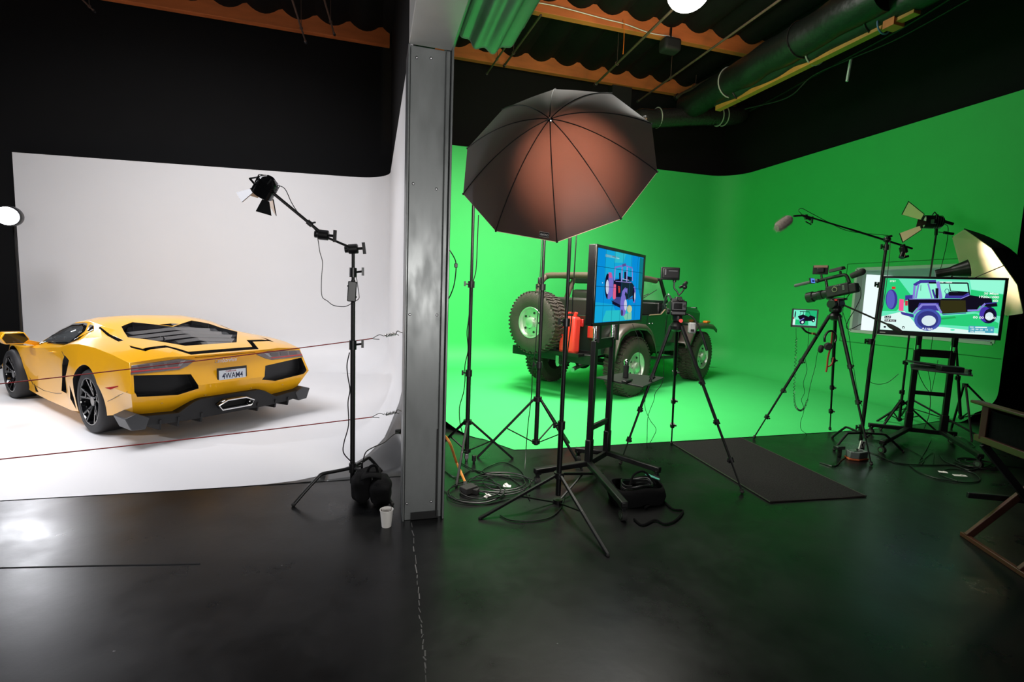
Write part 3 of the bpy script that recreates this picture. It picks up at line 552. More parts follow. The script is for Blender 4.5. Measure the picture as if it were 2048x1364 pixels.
# windows: black surrounds as rings, glass, seats, wheel
def side(poly, s_, off, th):
    pts = []
    for u, w in poly:
        h_, n_ = onbody(cl(u, s_ * 1.4, w), (0, -s_, 0)); pts.append(h_ + V((0, s_ * off, 0)))
    return pts
WO = [(2.58, .755), (2.32, .875), (1.92, .995), (1.5, 1.10), (1.05, 1.14), (.74, 1.125), (.62, 1.08), (.80, .915), (1.6, .845), (2.4, .762)]
WI = [(2.22, .82), (2.10, .90), (1.85, .975), (1.45, 1.07), (1.05, 1.105), (.93, 1.09), (.84, 1.045), (.93, .93), (1.6, .87), (2.15, .79)]
for s_ in (1, -1):
    a, b_ = side(WO, s_, .004, 0), side(WI, s_, .004, 0); n = len(a)
    fr_ = mb().add(a + b_, [(i, (i + 1) % n, n + (i + 1) % n, n + i) for i in range(n)]).build('window_frame', 'gloss', CAR, world=False, thick=.008)
    mb().face(b_).build('glass', 'glass', fr_, world=False, thick=.004)
for s_ in (1, -1):
    g = mb(); g.prism([cl(u, s_ * .22, w) for u, w in ((1.22, .86), (.86, .86), (.80, 1.02), (.86, 1.06), (.95, 1.04), (1.10, .90))], cl(0, s_ * .38, 0)); g.build('seat', 'seat', CAR, world=False, bevel=.02)
mb().box(cl(2.0, 0, .87), (.35, 1.2, .09)).build('dashboard', 'cdark', CAR, world=False, bevel=.02)
o_ = cl(1.72, .38, .93); mb().tube([o_ + V((.03 * math.sin(a), .16 * math.cos(a), .16 * math.sin(a))) for a in np.linspace(0, 2 * PI, 25)[:-1]], .014, 6, closed=True).build('steering_wheel', 'cdark', CAR, world=False)
# seams of door and rear quarter
def seam(pts, s_=1):
    q = []
    for u, w in pts:
        h_, n_ = onbody(cl(u, s_ * 1.4, w), (0, -s_, 0))
        if h_ is not None: q.append(h_ + V((0, s_ * .001, 0)))
    return q
for s_ in (1, -1):
    mb().tube(seam([(2.36, .76), (2.40, .60), (2.20, .25), (1.7, .235), (1.22, .265), (1.0, .30)], s_), .0028, 5).tube(seam([(.72, .93), (.86, .82), (.68, .755)], s_), .0028, 5).build('door_seam', 'cdark', CAR, world=False)
    mb().tube(seam([(-.98, .60), (-.78, .54), (-.60, .47), (-.48, .43)], s_), .0025, 5).build('bumper_seam', 'cdark', CAR, world=False)
    hd = seam([(1.32, .775), (1.16, .785)], s_); mb().bar(hd[0], hd[1], .02, .012).build('door_handle', 'yellow', CAR, world=False, bevel=.004)
    h2 = seam([(-.64, .60), (-.78, .625), (-.50, .57)], s_); mb().prism([h2[0] + V((0, s_ * .004, -.02)), h2[1] + V((0, s_ * .004, 0)), h2[1] + V((0, s_ * .004, .008)), h2[2] + V((0, s_ * .004, .008))], V((0, -s_ * .01, 0))).build('side_reflector', 'redlens', CAR, world=False)
    # mirrors on stalks
    mc = cl(1.98, s_ * 1.085, .90); mh = mb().prism([mc + cl(-.05, y * s_, z) for y, z in ((-.14, -.02), (-.09, .075), (.10, .08), (.135, .01), (.095, -.07), (-.085, -.075))], cl(.17, 0, 0)).build('mirror_housing', 'yellow', CAR, world=False, bevel=.012)
    mb().prism([mc + cl(-.058, y * s_ * .88, z * .84) for y, z in ((-.14, -.02), (-.09, .075), (.10, .08), (.135, .01), (.095, -.07), (-.085, -.075))], cl(.01, 0, 0)).build('mirror_glass', 'gloss', mh, world=False)
    mb().bar(cl(2.2, s_ * .80, .79), mc + cl(.02, -s_ * .10, -.05), .03, .05).build('mirror_arm', 'yellow', CAR, world=False, bevel=.006)
# wheels: tyre, black ten spoke rim, disc, hub
def car_wheel(u, s_, r, wd, rim):
    c = cl(u, s_ * (1.0 - .0), r / CS) ; c = V((u * CS, s_ * .985 * CS, r)); d = V((0, -s_, 0))
    wh = mb().lathe(c, d, [(rim, .015), (rim + .01, 0), (r - .035, .0), (r - .012, .012), (r, .035), (r, wd - .035), (r - .012, wd - .012), (rim + .01, wd), (rim, wd - .02)], 48, closed=True).build('wheel', 'ctyre', CAR, world=False)
    mb().lathe(c, d, [(rim + .004, .004), (rim - .008, .004), (rim - .014, .02), (rim - .02, .14), (rim - .02, wd - .04), (rim + .004, wd - .04)], 48, cap=False).build('rim', 'gloss', wh, world=False)
    sp = mb()
    for k in range(5):
        a = 2 * PI * k / 5 + .3
        for da in (-.17, .17):
            p = c + d * .06 + V((math.cos(a), 0, math.sin(a))) * .05; q_ = c + d * .02 + V((math.cos(a + da * 1.25), 0, math.sin(a + da * 1.25))) * (rim - .008)
            sp.bar(p, q_, .024, .03, up=d)
        sp.bar(c + d * .03 + V((math.cos(a - .2), 0, math.sin(a - .2))) * (rim * .62), c + d * .03 + V((math.cos(a + .2), 0, math.sin(a + .2))) * (rim * .62), .02, .02, up=d)
    sp.lathe(c + d * .03, d, [(0, 0), (.05, 0), (.06, .03), (.06, .1)], 20).build('spokes', 'gloss', wh, world=False, bevel=.003)
    mb().cyl(c + d * .10, c + d * .125, rim * .78, n=32).build('brake_disc', 'steel', wh, world=False)
    mb().box(c + d * .09 + V((.1, 0, .04)), (.06, .05, .14)).build('brake_caliper', 'cdark', wh, world=False, bevel=.01)
for s_ in (1, -1): car_wheel(0, s_, .355 * CS, .31, .258 * CS); car_wheel(2.70, s_, .338 * CS, .25, .242 * CS)
mb().box(cl(1.3, 0, .35), (3.6, 1.2, .35)).build('underbody', 'blackm', CAR, world=False)
# ================================================================== open off-road vehicle on the green stage
JS = 1.067
JP = thing('off_road_vehicle', 'dark green open top off-road vehicle with big tyres on the green stage', 'off-road vehicle', (3.566, 7.710, 0), R(29.83))
def jl(u, v, w): return V((u * JS, v * JS, w * JS))
def jb(name, mt, m_, par=None, **k): return m_.build(name, mt, par or JP, world=False, **k)
# tub side outline
TO = [(-.72, .66), (-.52, .66), (-.44, .92), (-.26, 1.03), (.26, 1.03), (.44, .92), (.56, .62), (1.62, .58), (1.72, .74), (1.72, 1.38), (1.30, 1.42), (1.20, 1.34), (1.0, 1.215), (-.72, 1.20)]
for s_ in (1, -1):
    jb('body_side', 'jeepp', mb().prism([jl(u, s_ * .75, w) for u, w in TO], jl(0, -s_ * .05, 0)), bevel=.012)
    jb('belt_trim', mat('tan_trim', (.30, .20, .13), .5), mb().tube([jl(u, s_ * .755, w + .012) for u, w in ((.62, 1.205), (.98, 1.215), (1.0, 1.22), (1.20, 1.345))], .011, 6))
    for u, w in ((.62, 1.08), (.72, 1.08), (-.45, 1.12), (.2, 1.13)): jb('hinge_bolt', 'steel', mb().sph(jl(u, s_ * .757, w), .014, 8))
    jb('door_seam', 'cdark', mb().tube([jl(u, s_ * .752, w) for u, w in ((.56, 1.2), (.54, .70), (1.18, .68), (1.24, 1.36))], .004, 5))
jb('tub_floor', 'cdark', mb().box(jl(.4, 0, .68), (2.3 * JS, 1.42 * JS, .05)).box(jl(1.66, 0, 1.0), (.05, 1.42 * JS, .75)))
jb('tailgate', 'jeepp', mb().box(jl(-.70, 0, .93), (.06, 1.46 * JS, .56 * JS)), bevel=.012)
jb('inner_fender', 'seat', mb().box(jl(-.15, .58, .96), (.95, .30, .5)).box(jl(-.15, -.58, .96), (.95, .30, .5)), bevel=.02)
jb('hood', 'jeepp', mb().prism([jl(1.70, v, w) for v, w in ((-.66, 1.05), (-.66, 1.30), (-.58, 1.385), (0, 1.41), (.58, 1.385), (.66, 1.30), (.66, 1.05))], jl(1.05, 0, -.06)), bevel=.012)
jb('cowl', 'jeepp', mb().prism([jl(1.24, v, w) for v, w in ((-.74, 1.2), (-.74, 1.40), (0, 1.43), (.74, 1.40), (.74, 1.2))], jl(.48, 0, -.01)), bevel=.012)
gr = jb('grille', 'jeepp', mb().box(jl(2.76, 0, 1.08), (.07, 1.24, .56)), bevel=.01)
for k in range(7): jb('grille_slot', 'blackm', mb().box(jl(2.80, (k - 3) * .085, 1.12), (.03, .045, .3)), gr)
for s_ in (1, -1):
    jb('headlamp', 'chrome', mb().lathe(jl(2.77, s_ * .42, 1.1), (1, 0, 0), [(.10, 0), (.10, .05), (0, .06)], 20), gr)
    # flares front and rear
    def flare(nm, pts, v0, v1):
        g = mb(); rows = []
        for u, w in pts: rows.append([jl(u, s_ * v0, w + .015), jl(u, s_ * (v1 - .03), w + .01), jl(u, s_ * v1, w - .02), jl(u, s_ * v1, w - .075)])
        return jb(nm, 'flare', g.grid(rows), thick=.02, ang=50)
    flare('fender_flare', [(-.62, .66), (-.50, .93), (-.40, 1.02), (-.25, 1.075), (.0, 1.09), (.24, 1.07), (.38, 1.0), (.50, .86), (.60, .63)], .74, .93)
    flare('fender_flare', [(1.62, .72), (1.78, .74), (1.98, 1.0), (2.08, 1.045), (2.5, 1.04), (2.8, 1.01), (2.92, .95)], .62, .93)
    jb('front_fender', 'jeepp', mb().box(jl(2.42, s_ * .70, 1.04), (.95, .22, .05)).box(jl(2.2, s_ * .60, .95), (1.1, .05, .3)), bevel=.01)
    jb('marker_lamp', 'orange', mb().box(jl(2.74, s_ * .80, 1.075), (.16, .09, .045)), bevel=.012)
    jb('tail_light', 'redlens', mb().box(jl(-.77, s_ * .64, .98), (.08, .14, .18)), bevel=.012)
    jb('side_step', 'black', mb().tube([jl(u, s_ * v, w) for u, v, w in ((.72, .66, .54), (.78, .80, .52), (1.62, .80, .50), (1.70, .66, .54))], .032, 8, 3))
    jb('frame_rail', 'black', mb().bar(jl(-.75, s_ * .35, .60), jl(2.95, s_ * .35, .60), .08, .12))
jb('rear_bumper', 'black', mb().bar(jl(-.86, -.78, .60), jl(-.86, .78, .60), .12, .15), bevel=.012)
jb('front_bumper', 'black', mb().bar(jl(2.98, -.72, .66), jl(2.98, .72, .66), .12, .15), bevel=.012)
jb('tow_hitch', 'steel', mb().tube([jl(-.8, -.22, .50), jl(-1.0, -.22, .49)], .035, 10).box(jl(-.99, -.22, .56), (.05, .06, .12)))
jb('exhaust_pipe', 'steel', mb().tube([jl(.4, -.4, .5), jl(-.5, -.42, .5), jl(-.85, -.45, .46), jl(-.98, -.48, .44)], .032, 10, 4))
jb('axle', 'black', mb().cyl(jl(0, -.7, .445), jl(0, .7, .445), .045).sph(jl(0, .05, .445), .15, 14).cyl(jl(2.37, -.7, .445), jl(2.37, .7, .445), .045).sph(jl(2.37, .2, .445), .14, 14).cyl(jl(0, 0, .5), jl(1.2, 0, .58), .035).cyl(jl(2.2, .1, .5), jl(1.2, 0, .58), .035))
for u in (0, 2.37):
    for s_ in (1, -1): jb('leaf_spring', 'steel', mb().tube([jl(u - .55, s_ * .42, .60), jl(u, s_ * .42, .50), jl(u + .55, s_ * .42, .60)], .025, 6, 4))
# roll cage with brown padding
for s_ in (1, -1):
    jb('roll_bar', 'brown', mb().tube([jl(*p) for p in ((-.62, s_ * .62, 1.18), (-.56, s_ * .60, 1.50), (-.50, s_ * .58, 1.70), (-.36, s_ * .57, 1.79), (-.1, s_ * .57, 1.81), (.35, s_ * .57, 1.81), (.8, s_ * .57, 1.80), (1.04, s_ * .60, 1.78))], .052, 12, 5))
    jb('roll_bar', 'brown', mb().tube([jl(*p) for p in ((.10, s_ * .62, 1.1), (.22, s_ * .60, 1.5), (.32, s_ * .58, 1.72), (.34, s_ * .5, 1.81))], .048, 12, 5))
    jb('tie_rod', 'steel', mb().tube([jl(-.56, s_ * .56, 1.62), jl(-.62, s_ * .5, 1.4), jl(-.60, s_ * .5, 1.2)], .012, 6))
jb('roll_bar', 'brown', mb().tube([jl(-.40, -.57, 1.79), jl(-.40, 0, 1.80), jl(-.40, .57, 1.79)], .05, 12, 4))
jb('roll_bar', 'brown', mb().tube([jl(.34, -.57, 1.81), jl(.34, 0, 1.82), jl(.34, .57, 1.81)], .052, 12, 4))
jb('sound_bar', 'cdark', mb().box(jl(.28, 0, 1.74), (.12, 1.0, .1)), bevel=.02)
# windscreen
for a, b_ in (((1.27, -.70, 1.42), (1.04, -.68, 1.80)), ((1.27, .70, 1.42), (1.04, .68, 1.80)), ((1.04, -.70, 1.80), (1.04, .70, 1.80)), ((1.27, -.70, 1.43), (1.27, .70, 1.43))): ws = jb('windscreen_frame', 'jeepp' if a[2] < 1.5 and b_[2] < 1.5 else 'black', mb().bar(jl(*a), jl(*b_), .045, .055), bevel=.01)
jb('windscreen_glass', mat('clear_glass', (.85, .9, .9), .02, alpha=.08, coat=1), mb().face([jl(1.27, -.68, 1.44), jl(1.27, .68, 1.44), jl(1.04, .66, 1.79), jl(1.04, -.66, 1.79)]), thick=.006)
jb('wiper', 'black', mb().tube([jl(1.28, -.1, 1.45), jl(1.22, -.38, 1.56)], .008, 6).tube([jl(1.25, -.25, 1.47), jl(1.18, -.55, 1.63)], .007, 6))
# interior
for s_ in (1, -1): jb('front_seat', 'seat', mb().box(jl(.72, s_ * .34, .98), (.52, .46, .2)).prism([jl(u, s_ * .12, w) for u, w in ((.38, 1.0), (.52, 1.02), (.42, 1.52), (.36, 1.60), (.27, 1.58), (.26, 1.48))], jl(0, s_ * .44, 0)), bevel=.045)
jb('rear_seat', 'seat', mb().box(jl(-.30, 0, 1.08), (.5, .9, .2)).box(jl(-.52, 0, 1.26), (.14, .95, .42)), bevel=.04)
jb('dashboard', 'cdark', mb().box(jl(1.22, 0, 1.30), (.16, 1.36, .26)), bevel=.03)
jb('steering_wheel', 'cdark', mb().tube([jl(.98 + .05 * math.sin(a), .36 + .18 * math.cos(a), 1.34 + .17 * math.sin(a)) for a in np.linspace(0, 2 * PI, 25)[:-1]], .016, 6, closed=True).tube([jl(.98, .36, 1.34), jl(1.2, .36, 1.28)], .02, 6).bar(jl(.98, .20, 1.34), jl(.98, .52, 1.34), .02))
jb('gear_console', 'cdark', mb().box(jl(.8, 0, .95), (.7, .18, .3)), bevel=.02)
# red fuel can, second can, bracket
fc = jb('fuel_can', 'red', mb().box(jl(-.93, -.36, .93), (.17, .30, .56)), bevel=.045, seg=3); jb('can_spout', 'red', mb().cyl(jl(-.93, -.44, 1.18), jl(-.93, -.46, 1.25), .028), fc); jb('can_handle', 'red', mb().tube([jl(-.93, -.30, 1.19), jl(-.93, -.32, 1.24), jl(-.93, -.40, 1.24)], .012, 6, 3), fc)
jb('rear_rack', 'black', mb().bar(jl(-.74, -.6, .66), jl(-1.05, -.6, .66), .04).bar(jl(-.74, .4, .66), jl(-1.05, .4, .66), .04).bar(jl(-1.03, -.62, .66), jl(-1.03, .45, .66), .05).bar(jl(-.75, .12, 1.05), jl(-.95, .12, 1.05), .12))
jb('red_reflector', 'redlens', mb().box(jl(-.76, -.42, 1.10), (.04, .1, .12)), bevel=.01)
# wheels
def big_wheel(nm, c, d, r=.445 * JS, wd=.315 * JS):
    d = V(d).normalized(); N = 120
    prof = [(.235, .03), (.25, .0), (.30, -.012), (r - .09, -.012), (r - .03, .01), (r - .006, .03), (r, .055), (r, .11), (r, wd / 2), (r, wd - .11), (r, wd - .055), (r - .006, wd - .03), (r - .03, wd - .01), (r - .09, wd + .012), (.25, wd), (.235, wd - .03)]
    def mod(j, i):
        if j in (5, 6, 9, 10): return -.022 if (i + (3 if j > 7 else 0)) % 5 == 0 else 0
        if j in (7, 8): return -.018 if (i + (2 if j == 8 else 0)) % 4 == 0 else 0
        if j in (4, 11, 12, 3): return .004 if i % 5 == 2 else 0
        return 0
    wh = mb().lathe(c, d, prof, N, closed=True, mod=mod).build(nm, 'tyre', JP, world=False, ang=24)
    x, y, _ = frame_of(d)
    tr_ = mb()
    for i in range(48):
        a = 2 * PI * i / 48
        for (h0, h1, da) in ((.02, wd * .36, .05), (wd * .40, wd * .60, -.06), (wd * .64, wd - .02, .05)):
            off = .065 if h0 > .05 and h0 < wd * .5 else 0
            p = c + d * h0 + (x * math.cos(a + off) + y * math.sin(a + off)) * (r + .004); q = c + d * h1 + (x * math.cos(a + off + da) + y * math.sin(a + off + da)) * (r + .004)
            tr_.bar(p, q, .03, .018, up=(p - c))
    tr_.build('tread', 'tyre', wh, world=False)
    rm = mb().lathe(c, d, [(.245, .0), (.24, -.005), (.225, .0), (.215, .03), (.205, .05), (.12, .035), (.085, .03), (.08, -.02), (.055, -.035), (0, -.035)], 40, cap=False).build('rim', 'alu', wh, world=False)
    for k in range(5):
        a = 2 * PI * k / 5; p = c + (x * math.cos(a) + y * math.sin(a)) * .155; mb().cyl(p + d * .046, p + d * .03, .018, n=12).build('rim_hole', 'blackm', rm, world=False)
        a += .6; p = c + (x * math.cos(a) + y * math.sin(a)) * .10; mb().cyl(p + d * .04, p + d * .015, .010, n=8).build('wheel_nut', 'steel', rm, world=False)
for u in (0, 2.37):
    for s_ in (1, -1): big_wheel('wheel', jl(u, s_ * .93, .452), (0, -s_, 0))
big_wheel('spare_wheel', jl(-1.24, .13, 1.075), (1, 0, 0))
# ================================================================== stands, tripods and what they carry
def leg_parts(root, a, b_, r0, secs=(.42, .75), nm='leg', foot=True):
    a, b_ = V(a), V(b_); t = [0] + list(secs) + [1]; o = None
    g = mb()
    for i in range(len(t) - 1): g.cyl(a.lerp(b_, t[i]), a.lerp(b_, t[i + 1]), r0 * (1 - .2 * i), n=10)
    o = g.build(nm, 'black', root); d = (b_ - a).normalized()
    for i, s_ in enumerate(secs):
        p = a.lerp(b_, s_); mb().cyl(p - d * .022, p + d * .022, r0 * 1.35, n=10).cyl(p, p + frame_of(d)[0] * r0 * 2.4, r0 * .55, n=8).build('clamp', 'plastic', o)
    if foot: mb().cyl(b_ - d * .03, b_, r0 * .9, r0 * .7, n=8).sph(b_ - d * .008, r0 * .95, 8).build('rubber_foot', 'rubber', o)
    return o
def tripod(label, apex, feet, r=.017, group=None):
    apex = V(apex); c = sum((V(f) for f in feet), V()) / 3; root = thing('tripod', label, 'tripod', (apex.x, apex.y, 0), 0, group)
    mb().lathe(apex + V((0, 0, -.05)), (0, 0, 1), [(.03, 0), (.06, .02), (.065, .05), (.05, .075), (.03, .09), (0, .09)], 20).build('crown', 'black', root)
    for f in feet:
        f = V(f); d = (f - apex); d.z = 0; d.normalize(); a = apex + d * .055
        leg_parts(root, a, f + V((0, 0, .012)), r, (.36, .60, .82))
    return root
def light_stand(label, base, ztop, zcol, zbrace, feet, r=.0165, group=None, lean=(0, 0), secs=(.45, .75)):
    base = V(base); root = thing('light_stand', label, 'light stand', base, 0, group); B0 = base + V((0, 0, max(.06, zbrace - .03))); T0 = base + V((lean[0], lean[1], ztop))
    g = mb(); ts = [0] + list(secs) + [1]
    for i in range(len(ts) - 1): g.cyl(B0.lerp(T0, ts[i]), B0.lerp(T0, ts[i + 1]), r * (1 - .18 * i), n=12)
    g.build('pole', 'black', root)
    for s_ in secs: p = B0.lerp(T0, s_); mb().cyl(p - V((0, 0, .03)), p + V((0, 0, .03)), r * 1.45, n=12).build('collar', 'plastic', root); mb().cyl(p, p + V((-.055, -.01, .005)), .007, n=8).box(p + V((-.06, -.01, .005)), (.016, .012, .045)).build('knob', 'plastic', root)
    pc, pb = base + V((0, 0, zcol)), base + V((0, 0, zbrace)); mb().cyl(pc - V((0, 0, .022)), pc + V((0, 0, .022)), r * 1.9, n=12).build('collar', 'plastic', root); mb().cyl(pb - V((0, 0, .018)), pb + V((0, 0, .018)), r * 1.8, n=12).build('collar', 'plastic', root)
    for f in feet:
        f = V((f[0], f[1], .008)); d = f - pc; d.z = 0; d.normalize(); a = pc + d * r * 1.6
        l = mb().bar(a, f, .021, .021).build('leg', 'black', root, bevel=.003); mb().sph(f, .012, 8).build('rubber_foot', 'rubber', l)
        m_ = a.lerp(f, .50); mb().bar(pb + d * r * 1.5, m_, .012, .010).build('brace', 'black', root)
        mb().sph(m_, .011, 8).build('rivet', 'steel', root)
    return root
# ---------------- C stand with boom in front of the white stage
B = V((-.14, 3.86, 0)); cst = thing('c_stand', 'black C-stand with angled boom arm in front of the white stage', 'light stand', B)
pt = lambda y: V((B.x, B.y, D(706, y, 3.86).z))
mb().cyl(B + V((0, 0, .08)), pt(690), .0185, n=14).cyl(pt(690), pt(560), .016, n=14).cyl(pt(560), pt(498), .012, n=12).build('column', 'black', cst)
for y in (690, 545, 935): p = pt(y); k = mb().cyl(p - V((0, 0, .035)), p + V((0, 0, .035)), .027, n=14).build('collar', 'plastic', cst); mb().cyl(p, p + V((.065, -.01, .01)), .008, n=8).box(p + V((.07, -.01, .01)), (.018, .014, .06)).build('t_handle', 'plastic', k)
def hump(root, base, dirs, r=.013, h=.20, reach=.5):
    for d in dirs:
        d = V(d); L_ = d.length; d = d.normalized(); l = mb().tube([base + V((0, 0, h)) + d * .02, base + V((0, 0, h)) + d * L_ * .30, base + V((0, 0, h)) + d * L_ * .52, base + V((0, 0, h - .02)) + d * L_ * .60, base + V((0, 0, h * .52)) + d * L_ * .79, base + V((0, 0, .012)) + d * L_], r, 10, 5).build('leg', 'black', root)
        mb().sph(base + V((0, 0, .014)) + d * L_, .016, 8).build('rubber_foot', 'rubber', l)
hump(cst, B, ((-.40, -.17, 0), (.29, -.30, 0), (.22, .40, 0)))
gh1 = pt(498); gh2 = V(D(647, 470, 3.80)); lampp = V(D(540, 380, 3.72))
def grip(root, p, d, nm='grip_head'):
    d = V(d).normalized(); x, y, _ = frame_of(d); g = mb().cyl(p - d * .035, p + d * .035, .036, n=18).build(nm, 'black', root, bevel=.006)
    mb().cyl(p + d * .035, p + d * .07, .010, n=8).box(p + d * .078, (.022, .02, .085), V((1, 0, 0)).rotation_difference(d).to_matrix()).build('t_handle', 'plastic', g); mb().cyl(p - d * .06, p - d * .035, .024, n=12).build('knuckle', 'black', g)
grip(cst, gh1, (1, -.1, .12)); grip(cst, gh2, (1, -.1, -.05))
bm_ = mb().cyl(gh1 + V((-.02, -.02, .01)), gh2 + V((.03, -.02, -.02)), .0085, n=10).cyl(gh2.lerp(gh1, -.0), gh2.lerp(lampp, .28), .011, n=10).cyl(gh2.lerp(lampp, .28), lampp + V((.02, 0, -.02)), .0105, n=10).build('boom_arm', 'black', cst)
p = gh2.lerp(lampp, .27); mb().cyl(p - (lampp - gh2).normalized() * .02, p + (lampp - gh2).normalized() * .02, .018, n=10).cyl(p, p + V((.04, 0, .01)), .006).build('collar', 'plastic', cst)
# small spotlight at the end of the boom
def spot_head(nm, label, p, d, r, L_, doors, mt='black', inner='ncream', cat='spotlight'):
    d = V(d).normalized(); x, y, _ = frame_of(d); th = thing(nm, label, cat, p)
    mb().lathe(p - d * L_ * .5, d, [(r * .35, -.02), (r * .75, 0), (r * .92, L_ * .15), (r * .92, L_ * .45), (r, L_ * .5), (r, L_)], 24, cap=False).lathe(p - d * L_ * .5, d, [(0, -.02), (r * .35, -.02)], 24, cap=False).build('housing', mt, th, ang=30)
    for k in range(5): mb().tube([p - d * L_ * (.4 - .12 * k) + (x * math.cos(a) + y * math.sin(a)) * r * .97 for a in np.linspace(0, 2 * PI, 25)[:-1]], .0035, 5, closed=True).build('cooling_fin', mt, th)
    mb().lathe(p + d * L_ * .42, d, [(0, .012), (r * .6, .008), (r * .9, 0)], 24, cap=False).build('lens', mat('fresnel_lens', (.5, .5, .48), .1, coat=1), th)
    mb().tube([p + x * r * 1.12 - d * .0, p + x * r * 1.12 - y * r * .9, p - y * r * 1.5, p - x * r * 1.12 - y * r * .9, p - x * r * 1.12], .007, 6).build('yoke', mt, th)
    f = p + d * L_ * .5
    for a, sp, ln, wd in doors:
        n = (x * math.cos(a) + y * math.sin(a)); t = n.cross(d); o = (n * math.sin(sp) + d * math.cos(sp)) * ln
        q = mb().prism([f + n * r + t * wd * .45, f + n * r - t * wd * .45, f + n * r - t * wd + o, f + n * r + t * wd + o], n.cross(o).cross(o).normalized() * .001 if False else (o.cross(t)).normalized() * .003).build('barn_door', [mt][0], th)
        mb().prism([f + n * (r - .004) + t * wd * .42 + o * .04, f + n * (r - .004) - t * wd * .42 + o * .04, f + n * (r - .004) - t * wd * .92 + o * .96, f + n * (r - .004) + t * wd * .92 + o * .96], n * -.001).build('inner_face', inner, q)
    return th
spot_head('spotlight', 'small black spotlight with barn doors at the tip of the C-stand boom', lampp + V((-.03, .02, .02)), (-.35, .30, -.55), .072, .12, ((.2, .5, .11, .062), (1.77, .6, .09, .055), (3.34, .6, .09, .055), (4.9, .5, .11, .062)), 'gloss')
# cable and power box of that lamp
cable('lamp_cable', [D(555, 370, 3.74), D(570, 378, 3.73), D(583, 405, 3.74), D(596, 425, 3.77), D(610, 440, 3.76), D(632, 462, 3.78), D(636, 480, 3.75), D(640, 505, 3.75), D(645, 525, 3.75), D(643, 560, 3.75), D(644, 592, 3.75), D(655, 602, 3.75), D(668, 611, 3.76), D(690, 613, 3.8), D(706, 605, 3.84), D(717, 598, 3.84), D(718, 590, 3.84), D(716, 575, 3.84), D(713, 557, 3.84), D(709, 551, 3.84)], .0028, 'plastic', 'thin black lamp cable looping in the air left of the C-stand')
p = D(704, 583, 3.825); pb_ = thing('power_adapter', 'black power adapter box strapped high on the C-stand column', 'power adapter', p); mb().box(p, (.062, .034, .15), Matrix.Rotation(.05, 3, 'Y')).build('casing', 'plastic', pb_, bevel=.006); mb().box(p + V((0, .005, .04)), (.066, .04, .012)).box(p + V((0, .005, -.04)), (.066, .04, .012)).build('strap', 'cloth', pb_)
cable('mains_cable', [D(699, 705, 3.83), D(694, 730, 3.83), D(696, 755, 3.82), D(700, 780, 3.83), D(696, 805, 3.83), D(697, 850, 3.83), D(688, 885, 3.83), D(687, 905, 3.83), D(700, 921, 3.83), D(706, 924, 3.83)], .0045, 'plastic', 'black mains cable hanging along the left of the C-stand column')
cable('mains_cable', [G(724, 936, .10), D(727, 918, 3.75), D(733, 903, 3.75), D(750, 893, 3.8), D(768, 885, 3.85), D(786, 870, 3.95), D(799, 864, 4.05)], .0045, 'plastic', 'black mains cable from the sandbag up to the partition socket')
p = V((.24, 4.12, D(801, 864, 4.1).z)); o = mb().cyl(p + V((-.05, 0, 0)), p + V((0, 0, 0)), .018, .022).box(p + V((.02, 0, 0)), (.03, .08, .09)).build('wall_plug', 'plastic', bevel=.004); tag(o, 'black plug and socket on the left face of the partition near the floor', 'plug')
# sandbag over the right leg
sb = thing('sandbag', 'black cloth sandbag slumped over the C-stand leg beside the pillar', 'sandbag', (-.02, 3.66, 0))
def lump(c, s_, seed, n=22, amp=.12):
    random.seed(seed); ph = [random.uniform(0, 6) for _ in range(6)]; rows = []
    for j in range(n + 1):
        a = PI * j / n; row = []
        for i in range(n * 2):
            b_ = 2 * PI * i / (n * 2); k = 1 + amp * (math.sin(3 * b_ + ph[0] + 2 * a) * .5 + math.sin(5 * b_ + ph[1] - 3 * a) * .35 + math.sin(7 * a + ph[2] + b_) * .35) * math.sin(a)
            cx_, cy_, cz_ = math.sin(a) * math.cos(b_), math.sin(a) * math.sin(b_), math.cos(a); e = .75
            row.append(V(c) + V((math.copysign(abs(cx_) ** e, cx_) * s_[0] * k, math.copysign(abs(cy_) ** e, cy_) * s_[1] * k, math.copysign(abs(cz_) ** e, cz_) * s_[2] * k)))
        rows.append(row)
    return mb().grid(rows, closed=True)
lump((-.065, 3.70, .115), (.075, .14, .11), 3).build('bag_half', 'cloth', sb); lump((.07, 3.61, .11), (.08, .14, .105), 8).build('bag_half', 'cloth', sb)
mb().grid([[V((-.07 + .14 * t, 3.66 + y, .215 + .02 * math.sin(PI * t))) for y in (-.11, -.04, .04, .11)] for t in np.linspace(0, 1, 6)]).build('seam_flap', 'cloth', sb, thick=.01); mb().tube([V((-.03, 3.66, .22)), V((-.01, 3.65, .275)), V((.03, 3.65, .28)), V((.05, 3.66, .22))], .010, 6, 4).build('handle', 'cloth', sb)
# paper cup
p = G(773, 1052); cup = thing('paper_cup', 'white paper cup standing on the black floor beside the pillar', 'cup', p)
mb().lathe(p, (0, 0, 1), [(.0, .004), (.029, .004), (.030, .0), (.0315, .0), (.043, .112), (.0455, .114), (.0455, .118), (.042, .118), (.030, .008)], 32, cap=False).build('cup_wall', 'paper', cup); mb().tube([p + V((-.012, 0, .02)), p + V((-.036, 0, .124))], .0018, 5).tube([p + V((.01, 0, .02)), p + V((.034, .01, .128))], .0018, 5).build('stirrer', 'wood', cup)
